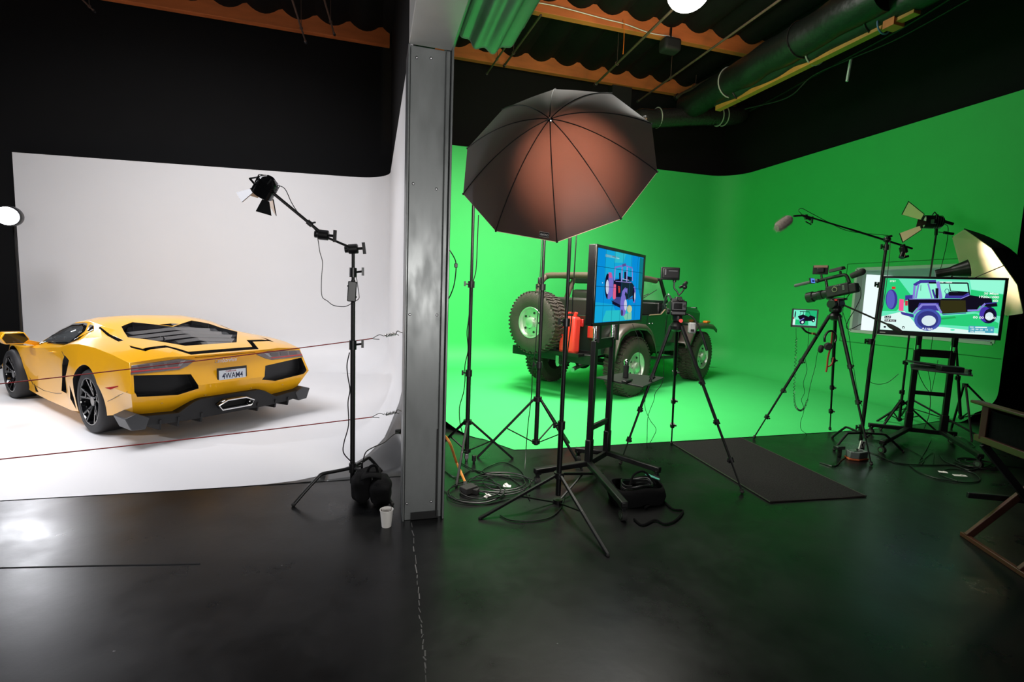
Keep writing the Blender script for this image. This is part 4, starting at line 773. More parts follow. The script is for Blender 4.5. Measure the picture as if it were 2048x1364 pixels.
# ---------------- two barrier ropes with springs and hooks
for nm, ya, yb, lab in (('u', 665, 768, 'upper red rope stretched from the partition hook across the yellow car'), ('l', 822, 918, 'lower red rope stretched from the partition hook past the car bumper')):
    Y = 4.0; hk = D(803, ya, Y); rt = thing('barrier_rope', lab, 'rope', hk, 0, 'barrier ropes in front of the white stage'); lf = D(-120, yb + 13, Y)
    a, b_ = D(793, ya + 2, Y), D(768, ya + 7, Y); c = D(745, ya + 12, Y)
    mb().tube([hk + V((.06, 0, 0)), hk, hk + V((-.03, 0, .012)), hk + V((-.042, 0, -.01)), hk + V((-.02, 0, -.022))], .004, 6, 4).build('hook', 'steel', rt)
    n = 60; d = b_ - a; x, y, _ = frame_of(d); mb().tube([a + V((0, 0, 0)), a.lerp(b_, .08)] + [a.lerp(b_, .08 + .84 * i / n) + (x * math.cos(i * .85) + y * math.sin(i * .85)) * .013 for i in range(n)] + [b_], .0028, 5).build('spring', 'steel', rt)
    mb().tube([b_, b_.lerp(c, .4) + V((0, 0, .018)), b_.lerp(c, .8) + V((0, 0, .008)), c, b_.lerp(c, .8) + V((0, 0, -.008)), b_.lerp(c, .4) + V((0, 0, -.018))], .003, 6, 3, closed=False).build('thimble', 'steel', rt)
    mb().tube([c.lerp(lf, t) + V((0, 0, -.05 * math.sin(PI * t) * .2)) for t in np.linspace(0, 1, 20)], .0042, 6).build('rope', 'redrope', rt)
# ---------------- three light stands left of centre
s1 = light_stand('tall black light stand just right of the steel pillar', G(933, 925), 2.62, D(933, 848, 4.3).z, .12, [(1.31, 4.38), (.67, 3.81), (.62, 4.75)], r=.021, secs=(.30, .62))
s2 = light_stand('black light stand behind the umbrella with high spread legs', (1.55, 4.40, 0), 2.45, D(1079, 798, 4.40).z, D(1078, 883, 4.4).z, [(.99, 4.48), (1.86, 3.98), (2.05, 4.75)], r=.022, secs=(.34, .66))
UB = V((1.385, 3.37, 0))
s3 = light_stand('front black light stand carrying the big umbrella', UB, 2.36, D(1114, 950, 3.37).z, D(1114, 1003, 3.37).z, [(.74, 3.22), (1.41, 2.58), (2.0, 3.85)], r=.0205, secs=(.24, .58))
# big umbrella: ten ribs, black cloth over silver lining
def umbrella(nm, label, ctr, ax, Rr, dep, a0, n, shaft, outer, tagtext=None, px_ref=None):
    ax = V(ax).normalized(); th = thing(nm, label, 'umbrella', ctr); e1 = V((0, 0, 1)).cross(ax).normalized(); e2 = ax.cross(e1); apex = ctr + ax * dep
    def pt_(a, t, sag=0): r_ = Rr * t; h = dep * (1 - t ** 1.75); return ctr + ax * h + (e1 * math.cos(a) + e2 * math.sin(a)) * r_
    rows = []; sub = 6; K = 14
    for j in range(K + 1):
        t = max(.001, j / K); row = []
        for i in range(n * sub):
            k, m_ = divmod(i, sub); a_, b_ = a0 + 2 * PI * k / n, a0 + 2 * PI * (k + 1) / n; s_ = m_ / sub
            p_ = pt_(a_, t).lerp(pt_(b_, t), s_); bulge = 4 * s_ * (1 - s_) * .012 * math.sin(PI * t); row.append(p_ + ax * bulge)
        rows.append(row)
    cn = mb().grid(rows, closed=True).build('canopy', outer, th, recalc=True, ang=60)
    mb().grid([[q - ax * .006 for q in r_] for r_ in rows], closed=True).build('lining', SILV, cn, ang=60)
    for k in range(n):
        a = a0 + 2 * PI * k / n; rb = mb().tube([pt_(a, t) + ax * .002 for t in np.linspace(.03, 1, 12)], .0035, 6).build('rib', 'black', th)
        mb().sph(pt_(a, 1.0), .008, 8).build('rib_tip', 'plastic', rb)
    mb().cyl(apex + ax * .028, apex - ax * shaft, .0055, n=10).build('shaft', 'black', th); mb().lathe(apex - ax * .012, ax, [(.026, 0), (.020, .012), (.008, .02), (.006, .035), (0, .036)], 16).build('ferrule', 'chrome', th)
    return th, apex, e1, e2, pt_, rows
SILV = bpy.data.materials.new('silver_lining'); SILV.use_nodes = True; nt = SILV.node_tree; b = nt.nodes['Principled BSDF']; b.inputs['Base Color'].default_value = (.8, .72, .58, 1); b.inputs['Roughness'].default_value = .5
tr = nt.nodes.new('ShaderNodeBsdfTranslucent'); tr.inputs[0].default_value = (.9, .62, .5, 1); mx = nt.nodes.new('ShaderNodeMixShader'); mx.inputs[0].default_value = .4
nt.links.new(b.outputs[0], mx.inputs[1]); nt.links.new(tr.outputs[0], mx.inputs[2]); nt.links.new(mx.outputs[0], nt.nodes['Material Output'].inputs[0])
K_ = 1.035; uc = V((1.2264 * K_, 3.3 * K_, 1.6 + .93497 * K_)); uax = V((-.4377, -.7576, .4842))
ut, uapex, ue1, ue2, upt, urows = umbrella('photo_umbrella', 'big dark photographic umbrella with brownish glow on the front light stand', uc, uax, .694 * K_, .345 * K_, R(-285.45) if False else -285.449691, 10, .78, um)
hb = uapex - uax.normalized() * .56; fh = thing('flash_head', 'black flash head inside the big umbrella on the front stand', 'flash head', hb)
mb().lathe(hb - uax.normalized() * .28, uax, [(0, 0), (.05, 0), (.055, .02), (.055, .18), (.075, .22), (.085, .26)], 20, cap=False).build('housing', 'plastic', fh); mb().bar(hb - uax.normalized() * .15, V((UB.x, UB.y, 2.36)), .03).build('bracket', 'black', fh)
mb().sph(hb - uax.normalized() * .02, .03, 12).build('bulb', emis('flash_bulb', (1, .82, .62), 25), fh)
# sewn label on the rim, upside down
bot = min(range(10), key=lambda k: upt(-285.449691 + 2 * PI * k / 10, 1).z); a_ = -285.449691 + 2 * PI * bot / 10
best = min(range(10), key=lambda k: (V(D(1085, 465, upt(-285.449691 + 2 * PI * (k + .5) / 10, .97).y)) - upt(-285.449691 + 2 * PI * (k + .5) / 10, .97)).length)
ps, pe = upt(-285.449691 + 2 * PI * best / 10, .965), upt(-285.449691 + 2 * PI * (best + 1) / 10, .965)
if proj_x_flip := ((ps - pe).dot(V((1, 0, 0))) > 0): ps, pe = pe, ps
pm = ps.lerp(pe, .80); rt_ = (pe - ps).normalized(); upv = (upt(-285.449691 + 2 * PI * (best + .5) / 10, .85) - upt(-285.449691 + 2 * PI * (best + .5) / 10, .97)).normalized(); nn = rt_.cross(upv).normalized(); nn = nn if nn.dot(-pm) > 0 else -nn
lb = mb().box(pm + nn * .004, (.07, .036, .002), Matrix((rt_, nn.cross(rt_) if False else upv, rt_.cross(upv))).transposed()).build('sewn_label', 'blackm', ut)
text('label_text', 'CALUMET', pm + nn * .007, -rt_, -upv, .018, mat('label_white', (.7, .7, .68), .6), lb, .058)
g = mb(); cs_ = [pm + nn * .006 + rt_ * x * .033 + upv * y * .016 for x, y in ((-1, -1), (1, -1), (1, 1), (-1, 1))]; g.tube(cs_, .0008, 4, closed=True).build('label_border', mat('label_white', (.7, .7, .68), .6), lb)
def topix(q):
    c_ = AX.T @ (np.array(q) - np.array([0, 0, CAM_H])); return CX + F * c_[0] / c_[2], CY + F * c_[1] / c_[2]
gt_ = min((q for r_ in urows for q in r_), key=lambda q: (topix(q)[0] - 1150) ** 2 + (topix(q)[1] - 335) ** 2)
spot('flash_glow', hb + uax.normalized() * .05, gt_, 150, (1, .72, .56), 98, 1.0, .05)
area('umbrella_bounce', uc - uax * .05, uc - uax * 2, .9, .9, 70, (1, .93, .82), 150)
# cables down those stands
cable('lamp_cable', [D(957, 430, 4.3), D(955, 480, 4.3), D(952, 540, 4.28), D(945, 570, 4.28), D(937, 640, 4.27), D(934, 665, 4.27), D(936, 700, 4.27), D(930, 730, 4.27), D(930, 760, 4.27), D(927, 785, 4.27), D(919, 815, 4.25), D(920, 845, 4.25), D(926, 870, 4.3)], .0045, 'plastic', 'black lamp cable taped down the light stand nearest the pillar')
cable('lamp_cable', [D(1084, 475, 4.33), D(1082, 520, 4.33), D(1080, 555, 4.33), D(1078, 600, 4.33), D(1074, 650, 4.33), D(1070, 705, 4.33), D(1065, 735, 4.33), D(1063, 790, 4.33), D(1056, 850, 4.33), D(1052, 900, 4.3), D(1050, 940, 4.1), G(1052, 958)], .0045, 'plastic', 'black cable falling beside the middle light stand to the floor')
o = mb().box(D(1079, 561, 4.32), (.03, .025, .06)).build('cable_switch', 'plastic', bevel=.008); tag(o, 'small black inline switch on the cable left of the middle light stand', 'switch')
cable('lamp_cable', [D(1153, 468, 3.42), D(1150, 520, 3.42), D(1146, 580, 3.42), D(1143, 640, 3.42), D(1133, 720, 3.42), D(1129, 770, 3.42), D(1126, 815, 3.4), D(1122, 850, 3.4)], .0045, 'plastic', 'black cable hanging down the right of the front umbrella stand')
# thin lighting panel edge on with its cable behind the pillar
a, b_ = D(893, 503, 3.62), D(890, 716, 3.62); lp = thing('edge_light', 'thin black lighting panel seen edge on at the right side of the pillar', 'light', (a.x, 3.6, b_.z))
mb().box((a.x - .01, 3.62, (a.z + b_.z) / 2), (.028, .20, a.z - b_.z)).build('panel', 'plastic', lp, bevel=.004)
cb = mb().tube([D(892, 490, 3.55), D(903, 506, 3.5), D(911, 522, 3.5), D(912, 540, 3.5), D(908, 570, 3.5), D(901, 590, 3.52), D(893, 604, 3.55)], .004, 6, 6).build('cable', 'plastic', lp); mb().box(D(912, 531, 3.5), (.022, .02, .03)).build('cable_clip', 'plastic', lp, bevel=.003)
# ================================================================== screens on rolling carts, cameras, sound
def quad_uv(o, rt, up_, W_, H_):                   # unit square -> point on the screen
    return lambda s_, t, e=0.0: o + rt * (s_ * W_) + up_ * (t * H_) + rt.cross(up_) * e
def picture(name, Q, hm, polys, parent, eps=.0006):
    """flat printed-light picture: (colour, [(x, y)...] in survey pixels) drawn on the screen in thin layers"""
    g = mb(); mats = []; idx = {}
    for k, (col, pts) in enumerate(polys):
        if col not in idx: idx[col] = len(mats); mats.append(emis('screen_%02x%02x%02x' % col, srgb(*col), 1.0))
        g.mi = idx[col]; q = []
        for x, y in pts: s_, t = hm(x, y); q.append(Q(min(.999, max(.001, s_)), min(.999, max(.001, t)), .0012 + k * .00004))
        g.face(q)
    o = g.build(name, mats, parent, recalc=False)
    return o
def circ(x, y, rx, ry, n=20, a0=0, a1=2 * PI, tilt=0): return [(x + rx * math.cos(a0 + (a1 - a0) * i / n) * math.cos(tilt) - ry * math.sin(a0 + (a1 - a0) * i / n) * math.sin(tilt), y + rx * math.cos(a0 + (a1 - a0) * i / n) * math.sin(tilt) + ry * math.sin(a0 + (a1 - a0) * i / n) * math.cos(tilt)) for i in range(n)]
def line(x0, y0, x1, y1, w_):
    L_ = math.hypot(x1 - x0, y1 - y0); nx_, ny_ = -(y1 - y0) / L_ * w_ / 2, (x1 - x0) / L_ * w_ / 2
    return [(x0 + nx_, y0 + ny_), (x1 + nx_, y1 + ny_), (x1 - nx_, y1 - ny_), (x0 - nx_, y0 - ny_)]
def monitor(label, p0, p1, z0, z1, bez, th, mt='plastic', botbez=None):
    """p0 left lower corner on plan, p1 right; returns thing and screen map"""
    p0, p1 = V((p0[0], p0[1], 0)), V((p1[0], p1[1], 0)); rt = (p1 - p0).normalized(); W_ = (p1 - p0).length; n = rt.cross(V((0, 0, 1))); up_ = V((0, 0, 1)); bb = botbez or bez
    c = (p0 + p1) / 2; root = thing('monitor', label, 'monitor', (c.x, c.y, z0)); rm = Matrix((rt, -n, up_)).transposed()
    g = mb(); g.box(c - n * th * .5 + V((0, 0, (z0 + z1) / 2)), (W_, th, z1 - z0), rm); g.build('casing', mt, root, bevel=.004)
    g = mb(); zc = (z0 + z1) / 2
    g.box(c + n * .006 + V((0, 0, z1 - bez / 2)), (W_, .012, bez), rm).box(c + n * .006 + V((0, 0, z0 + bb / 2)), (W_, .012, bb), rm)
    g.box(p0 + rt * bez / 2 + n * .006 + V((0, 0, zc)), (bez, .012, z1 - z0), rm).box(p1 - rt * bez / 2 + n * .006 + V((0, 0, zc)), (bez, .012, z1 - z0), rm).build('bezel', 'plastic', root, bevel=.002)
    o = p0 + rt * bez + V((0, 0, z0 + bb)) + n * .001; w2, h2 = W_ - 2 * bez, z1 - z0 - bez - bb
    return root, rt, n, quad_uv(o, rt, up_, w2, h2), w2, h2
# ---------------- left screen: pale blue tiled picture of the vehicle
TA, TB = V((1.569, 3.320, 0)), V((2.369, 3.980, 0))
tv1, rt1, n1, Q1, w1, h1 = monitor('wall mounted style monitor turned sideways showing the vehicle on a blue grid', TA, TB, 1.372, 1.975, .022, .055)
tv1['label'] = 'left cart monitor seen obliquely showing a vehicle on a blue tiled picture'
hm = homog([(155, 110), (880, 240), (835, 1195), (105, 1250)])
blue, blue2, cy = (8, 140, 215), (20, 165, 215), (45, 185, 205); purp, pur2, dk, dkg = (120, 110, 200), (150, 140, 215), (18, 16, 42), (22, 42, 52); pk, rd, pale = (225, 95, 135), (190, 60, 50), (200, 205, 225)
P = [(blue, [(155, 110), (880, 240), (835, 1195), (105, 1250)]), (blue2, [(290, 140), (700, 205), (690, 560), (270, 560)]), (cy, [(430, 160), (600, 190), (560, 330), (420, 330)]), (blue2, [(125, 930), (400, 960), (520, 1210), (110, 1245)]), ((40, 190, 200), [(300, 1060), (700, 1040), (690, 1200), (240, 1230)]), ((120, 200, 170), [(560, 1120), (700, 1080), (700, 1190), (600, 1200)]), ((190, 200, 150), circ(665, 1030, 40, 60)), ((15, 120, 130), [(820, 240), (880, 250), (850, 900), (800, 700)]),
     (dkg, [(410, 600), (520, 580), (690, 610), (745, 690), (740, 800), (640, 880), (560, 900), (440, 880), (410, 800)]), (dk, [(410, 590), (500, 575), (540, 650), (540, 880), (440, 900), (405, 860)]), ((60, 70, 130), [(440, 850), (520, 850), (560, 1010), (480, 1000), (390, 930)]), (dk, [(380, 900), (540, 980), (530, 1020), (400, 960)]),
     (dk, circ(320, 690, 42, 195)), (purp, [(335, 490), (380, 480), (408, 560), (412, 720), (395, 830), (350, 885), (320, 880)]), (pale, circ(316, 700, 24, 110)), ((200, 90, 150), [(330, 480), (375, 480), (385, 560), (340, 560)]), (pk, [(415, 655), (450, 660), (448, 870), (425, 890), (400, 870)]), (rd, [(480, 680), (515, 690), (515, 780), (490, 790)]),
     (pur2, line(425, 600, 432, 400, 14)), (purp, line(430, 400, 560, 370, 24)), ((90, 80, 150), line(545, 370, 600, 350, 40)), (pur2, line(545, 390, 535, 620, 20)), (pur2, line(620, 380, 615, 610, 16)), (purp, line(600, 370, 700, 400, 20)), (pur2, line(700, 410, 705, 600, 10)), (dk, line(505, 480, 510, 600, 24)), (dk, line(590, 460, 590, 590, 30)), (dk, [(625, 530), (695, 540), (690, 600), (625, 600)]), (pale, line(550, 570, 650, 590, 8)), (pur2, line(440, 610, 690, 625, 10)),
     (purp, [(530, 870), (545, 760), (590, 700), (630, 715), (625, 800), (600, 760), (570, 860), (555, 880)]), (dk, circ(560, 970, 38, 170)), (purp, circ(565, 970, 50, 175)), (pale, circ(600, 970, 22, 85)), ((70, 60, 110), circ(545, 1090, 20, 50)), (purp, circ(735, 810, 26, 130)), (dk, circ(725, 810, 16, 110)), (pale, circ(745, 830, 10, 60)), ((180, 225, 255), circ(240, 640, 8, 8)), ((70, 80, 130), [(640, 870), (710, 850), (710, 870), (640, 895)]),
     ((95, 185, 205), line(280, 225, 490, 262, 34)), ((150, 150, 160), line(285, 212, 370, 228, 8)), ((150, 150, 160), line(285, 240, 365, 252, 8)), ((110, 130, 150), line(385, 232, 440, 245, 16)), ((60, 90, 110), line(455, 245, 495, 250, 5)), ((170, 225, 230), line(455, 258, 495, 264, 8))]
for x0, y0, x1, y1 in ((150, 388, 860, 475), (130, 690, 850, 722), (115, 985, 840, 975)): P.append(((12, 40, 60), line(x0, y0, x1, y1, 6)))
for xt, yt, xb_, yb in ((292, 135, 240, 1240), (432, 160, 378, 1228), (560, 182, 505, 1218), (690, 206, 625, 1210), (790, 224, 735, 1203)): P.append(((10, 95, 130), line(xt, yt, xb_, yb, 4)))
picture('screen', Q1, hm, P, tv1)
mb().box(TA + rt1 * .02 + n1 * .014 + V((0, 0, 1.362)), (.035, .006, .016), Matrix((rt1, -n1, V((0, 0, 1)))).transposed()).build('sticker', 'white', tv1)
# ---------------- right screen: camera feed with read outs
TC, TD = V((5.500, 4.165, 0)), V((6.350, 3.500, 0))
tv2, rt2, n2, Q2, w2, h2 = monitor('large monitor at right showing the camera view of the vehicle', TC, TD, 1.280, 1.932, .024, .05, botbez=.05)
tv2['label'] = 'large right cart monitor showing the bright camera view of the vehicle with readouts'
hm = homog([(135, 75), (1945, 95), (1840, 930), (55, 835)])
mint, mint2, grn, wht, ind, ind2, blk, olive, wt2, slate = (105, 235, 190), (150, 250, 215), (40, 205, 120), (225, 250, 245), (62, 55, 150), (135, 130, 215), (18, 14, 30), (50, 48, 22), (215, 235, 240), (75, 165, 190)
P = [(mint, [(135, 75), (1945, 95), (1840, 930), (55, 835)]), (grn, [(135, 75), (330, 85), (520, 330), (300, 560), (85, 560)]), (grn, [(1420, 240), (1920, 310), (1880, 640), (1400, 560)]), (mint2, [(1400, 90), (1945, 95), (1920, 300), (1430, 235)]), (grn, [(960, 640), (1500, 600), (1850, 740), (1840, 820), (900, 760)]), (wht, [(60, 640), (420, 560), (600, 760), (1000, 800), (1840, 900), (1838, 928), (55, 833)]), (mint2, [(620, 100), (1380, 120), (1400, 360), (580, 380)]), ((35, 170, 90), [(960, 665), (1180, 640), (1200, 665), (980, 690)]),
     # vehicle
     (ind, circ(228, 390, 88, 148)), ((90, 95, 190), circ(215, 390, 62, 138)), ((245, 90, 150), [(345, 380), (412, 390), (405, 560), (335, 555)]), ((200, 50, 70), [(430, 410), (470, 410), (470, 480), (430, 480)]), (ind, [(360, 570), (560, 610), (560, 660), (380, 610)]), (ind, [(430, 330), (545, 320), (545, 380), (430, 400)]),
     (blk, [(470, 385), (980, 378), (1270, 378), (1400, 320), (1740, 370), (1750, 440), (1820, 440), (1830, 490), (1700, 500), (1560, 480), (1500, 560), (1340, 580), (980, 600), (940, 480), (840, 440), (700, 440), (600, 520), (540, 590), (480, 570)]), (olive, [(960, 400), (1340, 400), (1350, 575), (1000, 590), (960, 520)]), (ind, [(640, 440), (930, 440), (960, 560), (700, 540), (600, 560)]),
     (ind2, line(560, 600, 680, 470, 34)), (ind2, line(670, 465, 900, 462, 30)), (ind2, line(900, 465, 975, 590, 34)), (ind2, line(1370, 552, 1540, 548, 26)), (ind2, line(1530, 550, 1640, 450, 30)), (ind, line(1640, 450, 1820, 430, 16)), ((70, 90, 160), line(990, 612, 1350, 590, 14)),
     ((70, 85, 175), circ(770, 690, 205, 165)), ((50, 55, 130), circ(770, 690, 160, 130)), (wt2, circ(785, 705, 108, 78)), ((28, 22, 80), circ(1690, 620, 130, 128)), ((70, 50, 170), circ(1640, 610, 90, 115)), ((18, 14, 40), circ(1710, 630, 90, 105)), (wt2, circ(1705, 640, 64, 62)),
     (ind, line(560, 180, 660, 120, 46)), (ind, line(650, 122, 890, 118, 44)), (blk, line(780, 140, 1370, 142, 22)), (ind2, line(570, 180, 555, 375, 34)), (ind2, line(630, 160, 590, 372, 26)), (ind2, line(770, 150, 830, 370, 24)), (ind2, line(915, 120, 965, 372, 52)), (blk, line(905, 220, 905, 372, 44)), (ind, line(840, 240, 880, 370, 30)), (blk, line(1090, 160, 1110, 260, 14)), (blk, line(1370, 140, 1400, 330, 20)), (blk, line(1110, 262, 1395, 280, 14)), (ind, [(1040, 290), (1390, 290), (1395, 320), (1260, 372), (1020, 370)]), (blk, [(1060, 270), (1380, 282), (1300, 330), (1090, 330)]), (ind2, line(1260, 378, 1400, 320, 12)), (ind2, line(490, 384, 970, 380, 10)), ((60, 120, 130), circ(1055, 265, 36, 40)), (mint2, circ(1055, 265, 26, 30)), (blk, line(665, 170, 660, 260, 6)),
     ((215, 50, 40), [(232, 200), (285, 200), (285, 235), (232, 235)]), (blk, [(128, 632), (222, 632), (215, 670), (124, 670)]), (blk, [(128, 682), (300, 690), (296, 724), (124, 716)]), (slate, [(1390, 780), (1785, 795), (1775, 895), (1385, 880)]), (wht, line(1490, 803, 1670, 808, 16)), (wht, line(1485, 872, 1640, 876, 16)), (wht, circ(1145, 840, 50, 24)), (mint, circ(1145, 842, 34, 14)), (blk, circ(405, 805, 20, 22)), (wht, circ(405, 810, 11, 14)), (blk, line(120, 745, 150, 745, 18)), (blk, line(115, 795, 145, 795, 26))]
scr = picture('screen', Q2, hm, P, tv2)
wE = emis('readout_white', (.95, 1, 1), 1.0)
def osd(s_, x, y, h_, wd, mt=wE):
    a, b_ = hm(x, y); a2, _ = hm(x + wd, y); _, b2 = hm(x, y - h_); Wm = abs(a2 - a) * w2; Hm = abs(b2 - b_) * h2
    text('readout_text', s_, Q2(a, b_, .0048), rt2, (0, 0, 1), Hm * 1.35, mt, scr, Wm, True, .0002)
for s_, x, y, h_, wd in (('50 Mbps', 1730, 298, 34, 225), ('1920x1080', 1690, 350, 34, 310), ('60i', 1795, 405, 34, 80), ('00 00', 1535, 658, 34, 165), ('00 00', 1720, 662, 34, 165), ('A1/60', 760, 828, 34, 165), ('CH1', 1440, 803, 24, 60), ('-40 30 20  10   0', 1580, 840, 22, 350), ('CH2', 1440, 868, 24, 60), ('LAF', 172, 652, 26, 70), ('Full Auto', 212, 703, 24, 150)): osd(s_, x, y, h_, wd)
osd('STBY', 245, 122, 26, 90); osd('STBY  0:00:00', 1035, 132, 20, 190)
mb().box(TC + rt2 * .05 + n2 * .016 + V((0, 0, 1.302)), (.05, .004, .01), Matrix((rt2, -n2, V((0, 0, 1)))).transposed()).build('name_strip', 'white', tv2)
# ---------------- rolling carts
def caster(root, p, nm='caster'):
    c = mb().bar(V((p.x, p.y, .035)), V((p.x, p.y, .10)), .03).box(V((p.x, p.y, .105)), (.05, .05, .02)).build(nm, 'plastic', root, bevel=.004)
    mb().cyl(V((p.x - .018, p.y, .038)), V((p.x + .018, p.y, .038)), .037, n=20).build('wheel', 'rubber', c); mb().cyl(V((p.x - .021, p.y, .038)), V((p.x + .021, p.y, .038)), .022, n=16).build('hub', 'steel', c)
def cart(label, ca, cb, zt, zrail, legs, n_, rt, shelf_z, shelf, extra=0):
    c = (ca + cb) / 2; root = thing('monitor_cart', label, 'cart', (c.x, c.y, 0)); Z = lambda p, z: V((p.x, p.y, z))
    for p in (ca, cb):
        mb().bar(Z(p, .12), Z(p, zrail), .055, .045, up=n_).build('column', 'black', root, bevel=.004)
        mb().bar(Z(p, .10), Z(p, .34), .075, .055, up=n_).build('column_foot', 'black', root, bevel=.01)
        for o_ in (-.018, .018): mb().cyl(Z(p + rt * o_, zrail), Z(p + rt * o_, zt), .010, n=10).build('chrome_tube', 'chrome', root)
        mb().bar(Z(p + n_ * .04, zt - .35), Z(p + n_ * .04, zt + .05), .04, .02, up=n_).build('mount_rail', 'black', root)
    for z, h_ in ((zrail - .03, .09), (shelf_z - .36, .045), (.12, .05)): mb().bar(Z(ca, z), Z(cb, z), .03, h_).build('cross_rail', 'black', root, bevel=.003)
    mb().bar(Z(ca + n_ * .05, zt - .1), Z(cb + n_ * .05, zt - .1), .02, .16).build('mount_plate', 'black', root)
    for a, b_ in legs:
        mb().bar(Z(a, .125), Z(b_, .125), .055, .045).build('base_leg', 'black', root, bevel=.008); d = (b_ - a).normalized(); caster(root, b_ - d * .03)
    sh = mb().prism([Z(p, shelf_z) for p in shelf], V((0, 0, .014))).build('shelf', mat('dark_green_black_shelf', (.012, .014, .013), .45), root, bevel=.003)
    return root
A1, B1 = G(1176, 940, .06), G(1212, 918, .06); A1.z = B1.z = 0; d1 = (B1 - A1).normalized()
sp = [G(x, y, .80) for x, y in ((1190, 757), (1286, 776), (1329, 757), (1245, 748))]
print('cart1', A1, B1, (B1 - A1).length, [tuple(round(q, 2) for q in p) for p in sp])
g0 = lambda x, y: G(x, y, .12)
cart('rolling cart of the left monitor with square dark shelf', A1, B1, 1.55, 1.21, [(A1, V((1.31, 3.72, 0))), (A1, V((g0(1250, 1012).x, g0(1250, 1012).y, 0))), (B1, V((g0(1320, 941).x, g0(1320, 941).y, 0))), (B1, V((g0(1150, 900).x, g0(1150, 900).y, 0)))], n1, d1, .80, sp)
A2, B2 = G(1814, 868, .06), G(1884, 876, .06); A2.z = B2.z = 0; d2 = (B2 - A2).normalized()
sp2 = [D(x, y, Y_) for x, y, Y_ in ((1820, 731, 4.05), (1822, 738, 3.75), (1946, 752, 3.3), (1940, 742, 3.62))]
zz = sum(p.z for p in sp2) / 4; sp2 = [V((p.x, p.y, zz)) for p in sp2]
print('cart2', A2, B2, (B2 - A2).length, zz)
cart('rolling cart of the right monitor with laptop shelf', A2, B2, 1.5, D(1826, 700, A2.y).z, [(A2, V((g0(1737, 850).x, g0(1737, 850).y, 0))), (A2, V((g0(1764, 886).x, g0(1764, 886).y, 0))), (B2, V((g0(1962, 914).x, g0(1962, 914).y, 0))), (B2, V((g0(1912, 868).x, g0(1912, 868).y, 0)))], n2, d2, zz, sp2)
# things on the shelves
p = G(1251, 755, .816); ft = thing('canister', 'small black canister with chrome ball top on the left cart shelf', 'canister', p); mb().cyl(p, p + V((0, 0, .12)), .028, n=20).build('body', 'blackm', ft, bevel=.003); mb().sph(p + V((0, 0, .155)), .026, 16).cyl(p + V((0, 0, .12)), p + V((0, 0, .135)), .02).build('chrome_top', 'chrome', ft)
p = G(1254, 764, .816); o = mb().box(p + V((0, 0, .012)), (.17, .05, .02), Matrix.Rotation(.7, 3, 'Z')).build('remote_control', 'plastic', bevel=.006); tag(o, 'black remote control lying on the left cart shelf', 'remote control')
rm2 = Matrix((rt2, -n2, V((0, 0, 1)))).transposed()
q = sp2[0].lerp(sp2[2], .32) + V((0, 0, .014)); lt_ = thing('laptop', 'thin dark closed laptop tilted on the right cart shelf', 'laptop', q); mb().box(q + V((0, 0, .022)), (.34, .22, .014), rm2 @ Matrix.Rotation(R(5), 3, 'Y')).build('base', 'steel', lt_, bevel=.003); mb().box(q + V((0, 0, .036)), (.34, .22, .008), rm2 @ Matrix.Rotation(R(5), 3, 'Y')).build('lid', 'plastic', lt_, bevel=.002)
q = sp2[0].lerp(sp2[2], .66) + V((0, 0, .014)); o = mb().box(q + V((0, 0, .025)), (.19, .14, .05), rm2).build('recorder_box', 'plastic', bevel=.006); tag(o, 'black recorder box beside the laptop on the right cart shelf', 'recorder')
q = sp2[0].lerp(sp2[2], .95) + V((0, 0, .014)); o = mb().cyl(q, q + V((0, 0, .03)), .012).sph(q + V((0, 0, .04)), .022, 12, (1, .6, .6)).build('mini_clamp', 'plastic'); tag(o, 'tiny black clamp at the right end of the right cart shelf', 'clamp')
# ================================================================== camera on the centre tripod
ap = D(1353, 652, 3.92)
t1 = tripod('centre tripod under the stills camera', ap, [(2.97, 3.22, 0), (3.16, 4.51, 0), (2.28, 4.04, 0)], .018)
def LF(o, fwd, up_=(0, 0, 1)):
    f = V(fwd).normalized(); r_ = f.cross(V(up_)).normalized(); u_ = r_.cross(f); m_ = Matrix((r_, f, u_)).transposed(); return (lambda x, y, z: V(o) + m_ @ V((x, y, z))), m_
f_, m_ = LF(ap, (.32, .95, -.05))
hd = mb().lathe(ap + V((0, 0, .04)), (0, 0, 1), [(.045, 0), (.05, .02), (.05, .06), (.035, .07)], 20).box(f_(0, 0, .135), (.09, .10, .06), m_).box(f_(0, 0, .178), (.07, .14, .022), m_)
hd = hd.build('head', 'plastic', t1, bevel=.008)
mb().cyl(f_(-.045, 0, .13), f_(-.10, 0, .13), .03, n=18).build('tilt_knob', 'plastic', hd, bevel=.004); mb().cyl(f_(.02, -.05, .05), f_(.02, -.062, .05), .018).build('red_knob', 'red', hd)
mb().tube([f_(.05, -.02, .12), f_(.12, -.06, .09), f_(.17, -.10, .0), f_(.19, -.12, -.06)], .008, 8, 3).cyl(f_(.19, -.12, -.05), f_(.235, -.16, -.21), .015, .012, n=12).build('pan_handle', 'plastic', hd)
mb().box(D(1384, 656, 3.86), (.07, .045, .10), m_).build('remote_grip', mat('grey_silver_plastic', (.42, .43, .44), .35), hd, bevel=.014); mb().box(D(1385, 661, 3.825), (.03, .01, .022), m_).build('remote_button', 'blackm', hd)
cb_ = D(1356, 612, 3.88); f_, m_ = LF(cb_, (.32, .95, -.03)); dc = thing('stills_camera', 'black stills camera with battery grip on the centre tripod', 'camera', cb_)
mb().box(f_(0, 0, .0), (.145, .07, .095), m_).box(f_(0, 0, -.065), (.14, .065, .045), m_).box(f_(.062, .03, -.02), (.03, .05, .12), m_).build('body', 'plastic', dc, bevel=.012, seg=3)
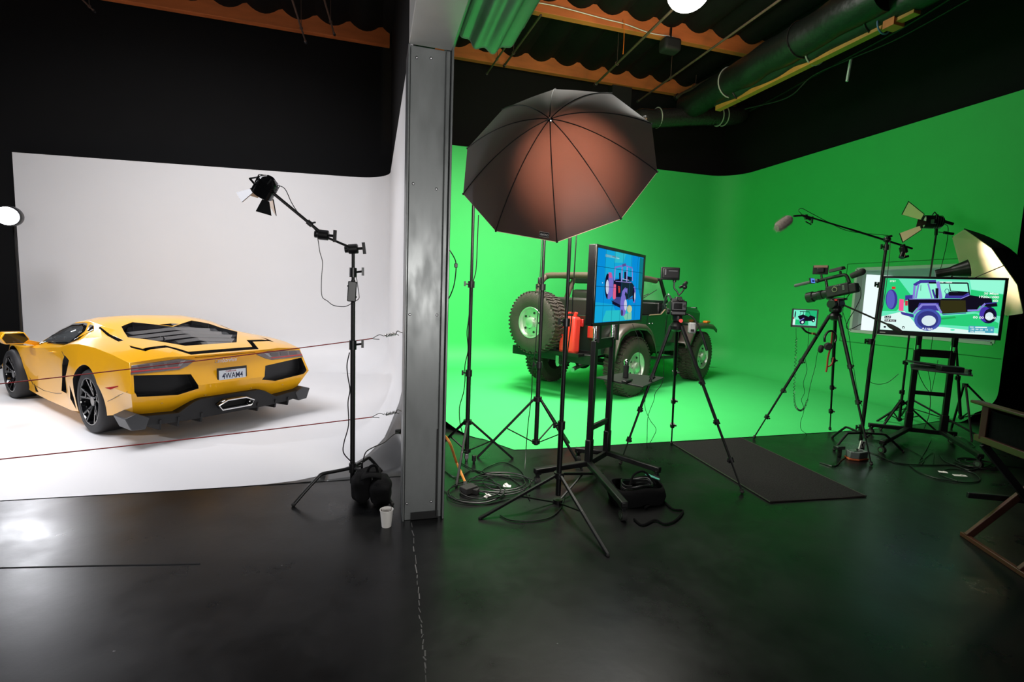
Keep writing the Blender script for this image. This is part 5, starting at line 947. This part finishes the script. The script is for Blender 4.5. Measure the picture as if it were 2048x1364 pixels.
mb().prism([f_(x, -.02, z) for x, z in ((-.04, .045), (-.025, .085), (.025, .085), (.04, .045))], m_ @ V((0, .07, 0))).build('viewfinder_hump', 'plastic', dc, bevel=.006); mb().cyl(f_(0, -.03, .062), f_(0, -.045, .062), .016, n=16).build('eyecup', 'rubber', dc)
mb().box(f_(-.01, -.037, -.002), (.076, .004, .052), m_).build('rear_display', 'gloss', dc, bevel=.002); mb().cyl(f_(.052, -.034, .0), f_(.052, -.041, .0), .014, n=20).build('rear_dial', 'blackm', dc)
mb().lathe(f_(0, .035, 0), m_ @ V((0, 1, 0)), [(.036, 0), (.036, .03), (.04, .035), (.042, .10), (.05, .13), (.055, .15), (.052, .15), (.03, .12), (0, .12)], 28).build('lens', 'plastic', dc)
mb().box(f_(-.05, 0, .058), (.03, .04, .02), m_).cyl(f_(.045, .01, .048), f_(.045, .01, .06), .013).build('top_dial', 'plastic', dc)
mb().tube([f_(-.065, -.01, .06), f_(-.09, .04, .10), f_(-.10, .09, .02), f_(-.085, .10, -.03)], .012, 8, 4).build('side_grip_arm', mat('greenish_glossy_black', (.03, .05, .04), .2, coat=.6), dc)
vb = f_(.0, .0, .095); ar = mb().tube([vb, f_(-.015, 0, .13), f_(-.045, 0, .165), f_(-.045, 0, .235)], .007, 8, 3).tube([vb, f_(.03, 0, .13), f_(.05, 0, .165)], .007, 8, 3).cyl(f_(-.045, 0, .215), f_(-.045, 0, .25), .016).build('accessory_arm', 'plastic', dc)
mb().cyl(f_(.04, -.02, .19), f_(.075, .05, .215), .018, n=14).sph(f_(.05, 0, .175), .022, 12).cyl(f_(.03, 0, .18), f_(.0, -.01, .168), .012).build('clamp_knobs', 'plastic', dc)
mo = D(1342, 547, 3.88); fm_, mm_ = LF(mo, (.22, .97, -.05)); mn = thing('field_monitor', 'small black field monitor seen from behind above the stills camera', 'monitor', mo)
mb().box(fm_(0, .02, 0), (.175, .022, .115), mm_).box(fm_(0, .0, 0), (.15, .02, .09), mm_).build('casing', 'plastic', mn, bevel=.008, seg=3); mb().box(fm_(.015, -.012, .022), (.08, .003, .006), mm_).box(fm_(-.055, -.012, .01), (.012, .003, .05), mm_).build('back_ridges', 'steel', mn)
cable('camera_cable', [D(1332, 640, 4.0), D(1328, 700, 4.02), D(1326, 760, 4.05), D(1311, 785, 4.08), D(1308, 800, 4.1), D(1296, 834, 4.2), D(1294, 880, 4.3), G(1294, 893)], .0028, 'plastic', 'thin cable hanging from the stills camera rig onto the green floor')
cable('camera_cable', [D(1280, 776, 3.7), D(1290, 790, 3.8), D(1290, 815, 3.9), D(1300, 840, 4.1), D(1312, 858, 4.2), D(1306, 875, 4.3), G(1298, 888)], .0028, 'plastic', 'thin cable crossing from the left cart shelf to the floor')
cable('camera_cable', [D(1265, 648, 4.0), D(1277, 680, 3.95), D(1279, 720, 3.9), D(1282, 752, 3.8)], .0025, 'plastic', 'thin cable dropping from the left monitor to its shelf')
# ================================================================== camcorder on the right tripod
ap2 = D(1670, 632, 4.2)
t2 = tripod('right tripod carrying the video camera', ap2, [(4.29, 4.55, 0), (4.81, 3.55, 0), (5.6, 4.70, 0)], .018)
f_, m_ = LF(ap2, (-.2, .97, 0))
hd = mb().lathe(ap2 + V((0, 0, .035)), (0, 0, 1), [(.05, 0), (.062, .02), (.062, .05), (.05, .075)], 22).box(f_(0, 0, .14), (.11, .12, .08), m_).box(f_(0, .0, .19), (.07, .2, .025), m_).build('head', 'plastic', t2, bevel=.012)
mb().cyl(f_(-.055, 0, .13), f_(-.10, 0, .13), .048, n=24).cyl(f_(.055, 0, .13), f_(.09, 0, .13), .048, n=24).build('side_drum', 'plastic', hd, bevel=.006); mb().box(f_(-.06, -.03, .175), (.02, .03, .012), m_).build('red_lever', 'red', hd)
mb().cyl(f_(.05, -.06, .12), f_(.20, -.42, -.06), .009, n=8).lathe(f_(.20, -.42, -.06), m_ @ V((.25, -.9, -.55)), [(.012, 0), (.022, .03), (.024, .10), (.016, .15), (0, .155)], 14).build('pan_handle', 'rubber', hd)
co = ap2 + V((0, 0, .27)); f_, m_ = LF(co, (-.22, .95, -.24)); vc = thing('video_camera', 'black professional video camera with top handle on the right tripod', 'video camera', co)
mb().box(f_(0, -.02, .01), (.10, .24, .12), m_).box(f_(.0, -.16, .0), (.085, .09, .10), m_).build('body', 'blackm', vc, bevel=.012)
mb().cyl(f_(-.052, .0, .02), f_(-.056, 0, .02), .028, n=24).build('side_dial', mat('olive_ring', (.25, .26, .15), .4), vc); mb().cyl(f_(-.054, .0, .02), f_(-.059, 0, .02), .020, n=24).build('side_dial_face', 'black', vc)
for k in range(4): mb().box(f_(-.052, -.06 + .02 * k, .055), (.004, .01, .008), m_).box(f_(-.052, -.09, .0 + .014 * k), (.004, .022, .007), m_).build('side_buttons', 'steel', vc)
mb().lathe(f_(0, .09, .0), m_ @ V((0, 1, 0)), [(.045, 0), (.045, .06), (.052, .065), (.052, .11), (.048, .115), (.05, .16), (.06, .17), (.06, .235), (.055, .235), (.05, .18), (0, .18)], 30).build('lens', 'plastic', vc, ang=30)
mb().box(f_(0, .305, -.005), (.10, .04, .085), m_).build('lens_hood', 'blackm', vc, bevel=.006); mb().lathe(f_(0, .327, -.005), m_ @ V((0, 1, 0)), [(.036, 0), (.02, .003), (0, .004)], 20, cap=False).build('front_glass', mat('pinkish_glass', (.55, .42, .38), .15, coat=1), vc)
mb().tube([f_(0, -.13, .07), f_(0, -.11, .15), f_(0, -.05, .165), f_(0, .14, .165), f_(0, .20, .16)], .018, 10, 4).cyl(f_(0, .10, .07), f_(0, .10, .165), .014).build('top_handle', 'plastic', vc)
mb().cyl(f_(-.04, .16, .165), f_(-.04, .42, .165), .018, n=16).sph(f_(-.04, .42, .165), .018, 12).build('microphone', mat('grey_mic_foam', (.10, .10, .11), .85), vc)
lc = mb().box(f_(-.09, .20, .165), (.085, .015, .065), m_).build('side_display', 'plastic', vc, bevel=.003); mb().box(f_(-.09, .191, .165), (.072, .003, .052), m_).build('display_picture', emis('display_blue', (.10, .25, .75), 1), lc); mb().box(f_(-.09, .189, .16), (.04, .003, .02), m_).build('display_vehicle', emis('display_dark', (.01, .01, .12), 1), lc)
mb().cyl(f_(0, -.16, .13), f_(0, -.27, .15), .030, .036, n=20).sph(f_(0, -.27, .15), .036, 14, (1, .8, 1)).build('viewfinder', 'rubber', vc)
mb().cyl(f_(.0, -.06, .17), f_(0, -.06, .215), .012).prism([f_(x, -.10, z) for x, z in ((-.045, .215), (-.03, .255), (.03, .262), (.055, .23))], m_ @ V((0, .14, 0))).build('cold_shoe_receiver', 'blackm', vc, bevel=.008)
tm = f_(0, .14, .28); mb().cyl(f_(0, .14, .18), f_(0, .14, .23), .010).build('monitor_arm', 'plastic', vc); ft_, mt_ = LF(tm, (.75, .65, -.15)); om = thing('field_monitor', 'small dark field monitor turned away on top of the video camera', 'monitor', tm); mb().box(ft_(0, 0, 0), (.15, .03, .10), mt_).box(ft_(0, -.025, -.01), (.07, .04, .05), mt_).build('casing', 'plastic', om, bevel=.006)
mb().box(ft_(0, -.02, .035), (.13, .012, .025), mt_).build('tan_shade', mat('tan_plastic', (.32, .18, .13), .5), om)
# preview monitor clamped to the tripod leg
pm0, pm1 = D(1583, 640, 4.18), D(1635, 640, 4.04); z1_, z0_ = D(1608, 618, 4.1).z, D(1608, 655, 4.1).z
m7, rt7, n7, Q7, w7, h7 = monitor('small seven inch monitor beside the right tripod', pm0, pm1, z0_, z1_, .012, .025, botbez=.022); m7['label'] = 'small monitor clamped left of the right tripod showing the vehicle on green'
hm = homog([(70, 745), (415, 755), (420, 940), (75, 925)])
P = [((120, 240, 205), [(70, 745), (415, 755), (420, 940), (75, 925)]), ((35, 185, 120), [(250, 750), (415, 755), (418, 850), (240, 820)]), ((35, 195, 120), [(110, 860), (300, 880), (310, 930), (110, 920)]), (wht, [(70, 850), (110, 860), (110, 930), (75, 925)]), ((30, 30, 45), circ(100, 800, 9, 42)), (blk, [(140, 825), (210, 800), (300, 830), (320, 810), (395, 830), (400, 850), (340, 880), (250, 880), (170, 860)]), (blk, line(160, 765, 300, 770, 9)), (blk, line(175, 765, 165, 830, 5)), (blk, line(215, 765, 225, 820, 8)), (blk, line(300, 770, 325, 815, 5)), ((30, 20, 70), circ(215, 890, 40, 32)), (wht, circ(218, 894, 18, 15)), (blk, circ(375, 870, 26, 26)), (wht, circ(378, 875, 11, 9)), ((200, 40, 60), [(72, 830), (88, 830), (88, 855), (72, 855)]), (ind2, line(165, 880, 235, 845, 10))]
picture('screen', Q7, hm, P, m7)
mb().tube([(pm0 + pm1) / 2 + V((0, .03, z0_ - 0 - pm0.z + (0)))] + [D(1613, 664, 4.12), D(1628, 668, 4.14), D(1636, 672, 4.17)], .010, 8, 3).build('clamp_arm', 'plastic', m7); mb().box(D(1626, 667, 4.12), (.04, .03, .02)).build('brass_clamp', mat('brass', (.5, .3, .12), .4, .6), m7)
# headphones on the tripod leg
hc = D(1655, 682, 4.1); hp = thing('headphones', 'black headphones hanging from the leg of the right tripod', 'headphones', hc)
def hpt(a, r_=.082): return hc + V((math.cos(a) * r_ * .95, -.03 - .0 * math.sin(a), math.sin(a) * r_ + .03))
mb().tube([hpt(a) for a in np.linspace(R(-30), R(205), 22)], .011, 8).build('headband', 'plastic', hp)
for s_, pos in ((1, D(1637, 697, 4.03)), (-1, D(1655, 692, 4.12))): e = mb().lathe(pos, (s_ * .5, -.8, -.1), [(0, 0), (.03, 0), (.042, .012), (.042, .03), (.03, .042), (0, .042)], 20).build('ear_cup', 'rubber', hp)
# red strap
o = mb().tube([D(1665, 660, 4.12), D(1662, 690, 4.1), D(1656, 715, 4.1), D(1654, 735, 4.1), D(1652, 744, 4.1)], .009, 6, 4).tube([D(1654, 734, 4.1), D(1663, 729, 4.1), D(1667, 715, 4.12)], .007, 6, 3).build('strap', 'strap'); tag(o, 'dark red strap dangling from the right tripod', 'strap')
# coiled lead and other leads
ln_ = [D(1592, 656, 4.12), D(1592, 690, 4.12), D(1590, 740, 4.12), D(1588, 790, 4.12), D(1591, 812, 4.12), D(1600, 821, 4.12), D(1609, 815, 4.13), D(1615, 799, 4.14)]
bp_ = smooth_path(ln_, 40); coil = []
for i, p in enumerate(bp_):
    d = (bp_[min(i + 1, len(bp_) - 1)] - bp_[max(i - 1, 0)]).normalized(); x, y, _ = frame_of(d); a = i * 1.15; rr_ = .009 if i > 25 else .0; coil.append(p + (x * math.cos(a) + y * math.sin(a)) * rr_)
o = mb().tube(coil, .0026, 4).build('coiled_cable', 'plastic'); tag(o, 'black coiled cable looping below the small preview monitor', 'cable')
cable('thin_cable', [D(1618, 656, 4.12), D(1615, 700, 4.12), D(1610, 715, 4.12), D(1614, 740, 4.12), D(1607, 765, 4.15), D(1609, 785, 4.2), D(1603, 800, 4.25), D(1608, 820, 4.3), D(1601, 845, 4.4), D(1603, 860, 4.45), G(1614, 868)], .0025, 'plastic', 'thin wavy cable falling from the small preview monitor to the floor')
cable('thin_cable', [D(1635, 704, 4.1), D(1630, 735, 4.12), D(1622, 765, 4.12), D(1617, 790, 4.13), D(1615, 800, 4.14)], .0025, 'plastic', 'headphone lead joining the coiled cable')
cable('thin_cable', [D(1690, 600, 4.15), D(1715, 570, 4.1), D(1722, 590, 4.1), D(1712, 615, 4.1), D(1697, 640, 4.1), D(1693, 655, 4.1), D(1702, 658, 4.1), D(1722, 648, 4.1)], .004, 'plastic', 'black cable looping behind the video camera')
cable('thin_cable', [D(1686, 625, 4.15), D(1696, 660, 4.1), D(1702, 700, 4.1), D(1708, 740, 4.1), D(1716, 790, 4.05), D(1724, 812, 4.0)], .003, 'plastic', 'cable running down along the right leg of the right tripod')
# ---------------- microphone boom stand
mbx = D(1722, 873, 4.0); MB0 = V((mbx.x, 4.0, 0)); ms = thing('boom_stand', 'black boom stand with long arm holding the furry microphone', 'boom stand', MB0)
zt_ = D(1774, 480, 4.0); top = V((zt_.x, 4.0, zt_.z)); print('boom', MB0, top)
MB1 = V((top.x, 4.0, 0)); 
pA = D(1740, 680, 4.0); mb().cyl(MB0 + V((0, 0, .10)), MB0.lerp(V((top.x, 4, 0)), .4) + V((0, 0, pA.z)), .019, n=12).cyl(MB0.lerp(V((top.x, 4, 0)), .4) + V((0, 0, pA.z)), top, .0145, n=12).build('column', 'black', ms)
for y in (683, 570, 495, 855): p = D(1740 if y == 683 else (1760 if y == 570 else (1772 if y == 495 else 1722)), y, 4.0); mb().cyl(p - V((0, 0, .03)), p + V((0, 0, .03)), .026, n=12).cyl(p, p + V((-.06, 0, .005)), .007).box(p + V((-.065, 0, .005)), (.016, .012, .05)).build('collar', 'plastic', ms)
hump(ms, MB0, ((-.34, .02, 0), (.40, -.18, 0), (.1, .42, 0)), r=.012, h=.19)
mic = D(1572, 443, 4.15); mtip = D(1606, 431, 4.15); cw = D(1824, 497, 4.0)
mb().cyl(mtip + V((.02, 0, -.0)), top.lerp(mtip, .45), .0085, n=10).cyl(top.lerp(mtip, .45), cw, .0105, n=10).build('boom_arm', 'black', ms)
mb().sph(top + V((0, 0, .005)), .035, 14).cyl(top + V((-.03, -.02, .03)), top + V((.03, -.02, .04)), .012).build('swivel', 'plastic', ms)
grip(ms, D(1807, 500, 3.98), (.3, -.1, -1)); mb().cyl(D(1806, 505, 3.96), D(1803, 515, 3.95), .022, .026, n=14).build('counterweight_knob', 'plastic', ms)
b1_ = D(1616, 437, 4.15); mb().cyl(mtip, b1_ + V((.03, 0, -.01)), .012).box(D(1612, 434, 4.15), (.02, .02, .05)).box(D(1624, 440, 4.15), (.012, .02, .07)).cyl(D(1611, 443, 4.15), D(1622, 449, 4.15), .006).build('mic_mount', 'plastic', ms)
mk = thing('shotgun_microphone', 'furry grey shotgun microphone at the end of the boom arm', 'microphone', mic)
a, b_ = D(1555, 455, 4.15), D(1587, 432, 4.15); d = (b_ - a).normalized(); random.seed(5)
g = mb().lathe(a - d * .02, d, [(0, 0), (.03, .008), (.048, .04), (.05, .12), (.046, .18), (.03, .205), (0, .21)], 24)
x, y, _ = frame_of(d)
for k in range(900):
    t = random.random() * .2; an = random.random() * 2 * PI; rr_ = .046 if .03 < t < .18 else .028; p = a - d * .02 + d * t + (x * math.cos(an) + y * math.sin(an)) * rr_; o_ = (x * math.cos(an) + y * math.sin(an)) * .02 - d * .014 + V((random.uniform(-.006, .006), 0, random.uniform(-.006, .006)))
    g.add([p + x * .0012, p - x * .0012, p + o_], [(0, 1, 2)])
g.build('fur_windshield', 'fur', mk, recalc=False); mb().cyl(b_, mtip, .010, n=10).build('body', 'plastic', mk)
cable('mic_cable', [mtip, D(1597, 421, 4.15), D(1604, 417, 4.15), D(1618, 424, 4.14), D(1650, 441, 4.12), D(1690, 460, 4.08), D(1730, 467, 4.04), D(1768, 470, 4.0), D(1780, 480, 3.97), D(1776, 540, 3.97), D(1768, 600, 3.97), D(1755, 660, 3.97), D(1743, 700, 3.97), D(1735, 740, 3.97), D(1737, 760, 3.97), D(1752, 768, 3.99), D(1775, 765, 4.1), D(1797, 748, 4.3)], .003, 'plastic', 'black microphone cable following the boom arm and down the stand')
# ---------------- spotlight on stand behind the right monitor
LB = V((7.08, 4.78, 0)); ltop = D(1872, 470, 4.78)
light_stand('light stand behind the right monitor holding the barn door spotlight', LB, ltop.z, D(1838, 800, 4.78).z, .22, [(6.72, 4.95), (7.2, 3.95), (7.45, 5.15)], r=.016, lean=(ltop.x - LB.x, 0), secs=(.3, .6))
lc_ = D(1866, 444, 4.74); spot_head('spotlight', 'spotlight with open barn doors above the right monitor', lc_, (-.74, .58, .04), .085, .20, ((PI * .5 - .65, .75, .24, .12), (PI * 1.5 + .65, .75, .25, .12), (PI - .3, .2, .10, .05)), 'black', 'ncream')
mb_o = mb().box(D(1868, 443, 4.62), (.05, .04, .05)).cyl(D(1874, 430, 4.7), ltop, .018).cyl(D(1880, 441, 4.66), D(1906, 448, 4.6), .022, .018).cyl(D(1877, 464, 4.7), D(1888, 465, 4.65), .006).cyl(D(1888, 465, 4.65), D(1906, 468, 4.62), .018).build('lamp_bracket', 'plastic'); tag(mb_o, 'black bracket and handles joining the right spotlight to its stand', 'bracket')
cable('lamp_cable', [D(1886, 447, 4.7), D(1895, 452, 4.7), D(1896, 465, 4.7), D(1893, 490, 4.72), D(1886, 520, 4.74), D(1879, 550, 4.76), D(1872, 620, 4.78), D(1862, 700, 4.8)], .004, 'plastic', 'lamp cable hanging from the right spotlight')
# ---------------- second umbrella and its flash head
u2c = D(1972, 546, 4.05); ax2 = V((.62, -.57, .5)).normalized(); um2 = mat('umbrella_plain_black', (.008, .008, .009), .6)
u2, u2a, _, _, _, _ = umbrella('photo_umbrella', 'black umbrella with warm silver inside at the far right', u2c, ax2, .60, .30, .3, 8, .62, um2)
hb2 = D(1905, 542, 4.3); d = (u2a - hb2).normalized(); fh2 = thing('flash_head', 'black flash head pointing into the right umbrella', 'flash head', hb2)
mb().lathe(hb2 - d * .16, d, [(0, 0), (.045, 0), (.05, .02), (.05, .14), (.06, .16), (.10, .30), (.105, .31)], 24, cap=False).build('housing', 'plastic', fh2, thick=.004); mb().sph(hb2 + d * .02, .028, 12).build('bulb', emis('warm_bulb', (1, .75, .45), 12), fh2)
spot('right_umbrella_lamp', hb2 + d * .10, u2c + ax2 * .30, 44, (1, .80, .55), 130, .6, .05)
S5 = V((7.35, 4.35, 0)); light_stand('light stand of the right umbrella behind the cart', S5, hb2.z - .06, .62, .2, [(7.0, 4.0), (7.85, 4.0), (7.45, 4.5)], r=.016, lean=(hb2.x - S5.x, hb2.y - S5.y), secs=(.3, .6))
S6 = G(1797, 853); s6t = D(1822, 668, S6.y); light_stand('slim light stand left of the right cart columns', S6, s6t.z + .15, .34, .10, [(S6.x - .45, S6.y - .1), (S6.x + .3, S6.y - .25), (S6.x + .1, S6.y + .25)], r=.016, secs=(.3, .6))
# ================================================================== things on the floor
mc_ = [G(1345, 888), G(1540, 1006), G(1732, 994), G(1482, 877)]
o = mb().prism([p + V((0, 0, .001)) for p in mc_], V((0, 0, .009))).build('floor_mat', mm, bevel=.002); tag(o, 'dark grey carpet mat lying on the black floor under the tripods', 'mat')
mb().tube([p + V((0, 0, .008)) for p in mc_], .006, 6, closed=True).build('edge_binding', 'seat', o)
g7 = lambda x, y, z=.008: G(x, y, z)
def fcable(pts, r, label, mt='plastic', loops=0, c=None, rad=.2):
    q = [g7(*p) for p in pts]
    if loops:
        cc = g7(*c); random.seed(len(label) + loops)
        for i in range(loops * 14): a = i / 14 * 2 * PI; k = rad * (1 + .22 * math.sin(a * .37 + 1) + random.uniform(-.03, .03)); q.append(cc + V((math.cos(a) * k * 1.2 + .04 * math.sin(a * .21), math.sin(a) * k, .004 + .012 * abs(math.sin(a * .9)))))
    return cable('floor_cable', q, r, mt, label, 4)
fcable([(1052, 958), (1040, 940), (1010, 925), (985, 930), (968, 945)], .0048, 'black cable coiled on the floor between the pillar and front stand', loops=4, c=(1000, 968), rad=.19)
fcable([(886, 940), (915, 955), (950, 940)], .0055, 'black cable loops on the floor nearest the steel pillar', loops=3, c=(952, 985), rad=.17)
fcable([(884, 978), (920, 1000), (970, 1008), (1010, 1000), (1060, 990)], .005, 'black cable lying from the pillar foot to the front stand')
fcable([(1000, 1030), (1020, 1040), (1060, 1042), (1100, 1035), (1122, 1015), (1130, 990)], .005, 'black cable arc on the floor in front of the umbrella stand')
fcable([(920, 925), (945, 938), (975, 945), (1010, 950), (1045, 975), (1060, 1000)], .0045, 'thin cable trailing right from the pillar side light stand')
o = cable('orange_extension_cable', [D(884, 868, 3.72), D(893, 876, 3.75), D(902, 892, 3.78), G(912, 922, .10), G(922, 945, .05), G(931, 966, .02)], .011, 'ocable', 'thick orange extension cable curving down beside the pillar', cat='cable')
p = G(937, 985); o = mb().box(p + V((0, 0, .03)), (.12, .09, .05), .5).cyl(p + V((-.02, .05, .03)), G(931, 966, .03), .02, n=12).box(p + V((.05, -.03, .02)), (.05, .05, .04), .9).build('triple_outlet', 'rubber', bevel=.008); tag(o, 'black three way outlet block at the end of the orange cable', 'outlet')
for x, y, a, l in ((1014, 972, -.4, 'white paper tag lying on the cable coil behind the front umbrella stand'), (975, 992, .7, 'folded white paper tag on the cables nearest the pillar')):
    p = G(x, y, .022); o = mb().box(p, (.065, .03, .002), Matrix.Rotation(a, 3, 'Z') @ Matrix.Rotation(.25, 3, 'X')).box(p + V((.0, .012, .008)), (.03, .03, .002), Matrix.Rotation(a + 1, 3, 'Z') @ Matrix.Rotation(.5, 3, 'X')).build('paper_tag', 'paper'); tag(o, l, 'tag')
for x, y, l in ((933, 911, 'small pale adapter plug beside the foot of the light stand near the pillar'), (948, 916, 'small chrome black adapter right of the pale plug')):
    p = G(x, y, .05); o = mb().box(p, (.035, .03, .055)).box(p + V((0, -.017, .012)), (.02, .004, .012)).cyl(p + V((0, 0, -.05)), p + V((0, 0, -.02)), .012).build('adapter_plug', 'steel' if x < 940 else 'plastic', bevel=.004); tag(o, l, 'adapter')
# open tool bag with coiled leads under the left cart
bg = thing('tool_bag', 'open black tool bag full of coiled leads under the left cart', 'bag', G(1250, 1020))
bo = G(1240, 1000); bo = V((bo.x + .13, bo.y - .02, 0)); rm_ = .35
rows = []
for z, k in ((.005, 1.0), (.06, 1.08), (.10, 1.02), (.135, .94)):
    rows.append([bo + V((math.cos(a) * .21 * k * (1 + .1 * abs(math.sin(2 * a))), math.sin(a) * .14 * k * (1 + .1 * abs(math.sin(2 * a))), z + .012 * math.sin(3 * a))) for a in np.linspace(0, 2 * PI, 33)[:-1]])
gg = mb().grid(rows, closed=True); gg.face(rows[0]); gg.build('bag_shell', 'cloth', bg, thick=.008)
q = []
for i in range(80): a = i / 14 * 2 * PI; q.append(bo + V((math.cos(a) * .13, math.sin(a) * .085, .08 + .07 * i / 80 + .01 * math.sin(a * 3))))
mb().tube(q, .006, 6, 2).build('coiled_lead', 'plastic', bg)
mb().tube([bo + V((-.12, -.1, .17)), bo + V((-.08, -.08, .24)), bo + V((.02, -.06, .25)), bo + V((.10, -.1, .16))], .009, 6, 5).build('handle', 'cloth', bg)
mb().prism([bo + V((.08, .02, .19)), bo + V((.16, -.06, .17)), bo + V((.17, -.05, .175)), bo + V((.09, .03, .20))], V((0, 0, .004))).build('green_zip_tab', mat('teal_zip', (.05, .35, .25), .4), bg)
mb().tube([G(1290, 1015, .02), G(1320, 1000, .012), G(1345, 1018, .01), G(1366, 1022, .01), G(1352, 1040, .01), G(1330, 1048, .01), G(1310, 1040, .012), G(1285, 1050, .01), G(1268, 1038, .012)], .008, 6, 5).build('strap', 'cloth', bg)
# grey power box
pb0 = G(1712, 918); px_ = thing('power_box', 'small grey power distribution box with orange base beside the boom stand', 'power box', pb0)
mb().prism([pb0 + V((x, y, .002)) for x, y in ((-.12, -.02), (-.05, -.075), (.10, -.06), (.12, .05), (-.08, .07))], V((0, 0, .018))).build('orange_base', mat('orange_plastic', (.45, .10, .03), .5), px_, bevel=.004)
mb().prism([pb0 + V((x * .9, y * .9, .02)) for x, y in ((-.12, -.02), (-.05, -.075), (.10, -.06), (.12, .05), (-.08, .07))], V((0, 0, .07))).build('box', mat('grey_green_box', (.13, .16, .15), .45), px_, bevel=.006)
mb().box(pb0 + V((-.02, 0, .093)), (.12, .07, .006)).box(pb0 + V((0, .01, .10)), (.03, .03, .02)).build('sockets', 'steel', px_); mb().box(pb0 + V((.13, .05, .12)), (.075, .012, .10), Matrix.Rotation(.2, 3, 'Y')).build('printed_label', 'white', px_, bevel=.002)
for k in range(3): mb().box(pb0 + V((.13, .043, .09 + .028 * k)), (.05, .003, .012), Matrix.Rotation(.2 + k, 3, 'Y')).build('label_mark', 'blackm', px_)
o = mb().box(pb0 + V((-.13, .09, .10)), (.10, .06, .035)).cyl(pb0 + V((-.12, .09, .0)), pb0 + V((-.12, .09, .09)), .02).build('transformer_block', 'plastic', bevel=.006); tag(o, 'black transformer block behind the grey power box', 'transformer')
# right hand cable tangle
fcable([(1640, 925), (1670, 932), (1690, 915), (1740, 905), (1790, 925), (1850, 930), (1900, 930), (1945, 935), (1950, 925)], .006, 'long black cable from the power box across under the right cart')
fcable([(1745, 880), (1790, 885), (1830, 905), (1848, 918), (1842, 930)], .0045, 'thin black cable from the boom stand foot under the right cart')
fcable([(1820, 930), (1840, 945), (1880, 958), (1930, 965), (1960, 960), (1945, 945), (1900, 938), (1880, 948), (1915, 962)], .005, 'black cable loop in front of the right cart')
fcable([(1882, 912), (1890, 922), (1920, 934), (1945, 940)], .006, 'black cable coiled under the right caster of the right cart', loops=4, c=(1958, 930), rad=.14)
fcable([(1862, 880), (1852, 900), (1838, 925), (1866, 905), (1866, 928)], .004, 'thin cable hanging between the right cart base legs')
fcable([(1915, 880), (1935, 893), (1950, 893), (1942, 885), (1925, 876), (1912, 873)], .004, 'small cable loop behind the right cart caster')
fcable([(1990, 928), (2010, 932), (2030, 934), (2100, 940)], .006, 'black cable leaving the right cable coil toward the wooden chair')
for x, y, a, l in ((1886, 944, -.5, 'white tag on the cables in front of the right cart, left one'), (1920, 951, -.35, 'long white label on the cable loop in front of the right cart')):
    p = G(x, y, .02); o = mb().box(p, (.075 if x < 1900 else .12, .03, .002), Matrix.Rotation(a, 3, 'Z') @ Matrix.Rotation(.2, 3, 'X')).box(p + V((.02, .0, .005)), (.02, .01, .004), a).build('paper_tag', 'paper', bevel=.0008); tag(o, l, 'tag')
# hanging leads behind right cart
cable('hanging_lead', [D(1842, 668, 4.5), D(1842, 700, 4.5), D(1836, 740, 4.5), D(1848, 770, 4.5), D(1860, 790, 4.4), D(1858, 830, 4.3), D(1845, 865, 4.2)], .004, 'plastic', 'thin lead hanging behind the right cart columns')
cable('hanging_lead', [D(1853, 730, 4.2), D(1860, 760, 4.2), D(1862, 785, 4.2), D(1870, 750, 4.2), D(1876, 720, 4.2)], .003, 'plastic', 'short lead looping below the right cart shelf')
# ================================================================== director's chair at the right edge
fa = G(1934, 1078); fb = G(2030, 1142); dd = (fb - fa); dd.normalize(); rr2 = V((-dd.y, dd.x, 0)); rr2 = rr2 if rr2.x > 0 else -rr2
ch = thing('director_chair', 'tall folding wooden chair with dark fabric at the right edge', 'chair', fa)
cp = lambda l, d, z: fa + rr2 * l + dd * d + V((0, 0, z)); DP = .44; WD = .56; SZ = .72
for d in (0, DP):
    mb().bar(cp(0, d, .02), cp(WD, d, SZ - .03), .045, .028, up=dd).build('leg', 'wood', ch, bevel=.004); mb().bar(cp(WD, d + .03, .02), cp(0, d + .03, SZ - .03), .045, .028, up=dd).build('leg', 'cdark', ch, bevel=.004)
for l in (0, WD):
    mb().bar(cp(l, -.05, .015), cp(l, DP + .06, .015), .03, .03).build('floor_rail', 'wood', ch, bevel=.004)
    mb().bar(cp(l, -.04, SZ), cp(l, DP + .05, SZ), .032, .045).build('seat_rail', 'wood', ch, bevel=.004)
    for dq in (.02, DP - .03): mb().bar(cp(l, dq, SZ), cp(l, dq, SZ + .23), .03, .04).build('arm_post', 'wood', ch, bevel=.004)
    mb().bar(cp(l, -.09, SZ + .24), cp(l, DP + .06, SZ + .24), .065, .022).build('armrest', 'wood', ch, bevel=.008)
    mb().prism([cp(l + .017, -.02, SZ + .2), cp(l + .017, DP, SZ + .2), cp(l + .017, DP, SZ - .0), cp(l + .017, -.02, SZ - .0)], rr2 * .01).build('side_pocket', 'cloth', ch)
mb().grid([[cp(WD * t, d, SZ + .022 - .05 * math.sin(PI * t)) for d in (-.02, DP / 2, DP + .02)] for t in np.linspace(0, 1, 9)]).build('seat', 'cloth', ch, thick=.006)
mb().bar(cp(0, -.05, .30), cp(WD, -.05, .30), .025, .04).bar(cp(.02, DP, .30), cp(WD, DP, .30), .025, .035).build('foot_rest', 'cdark', ch, bevel=.004)
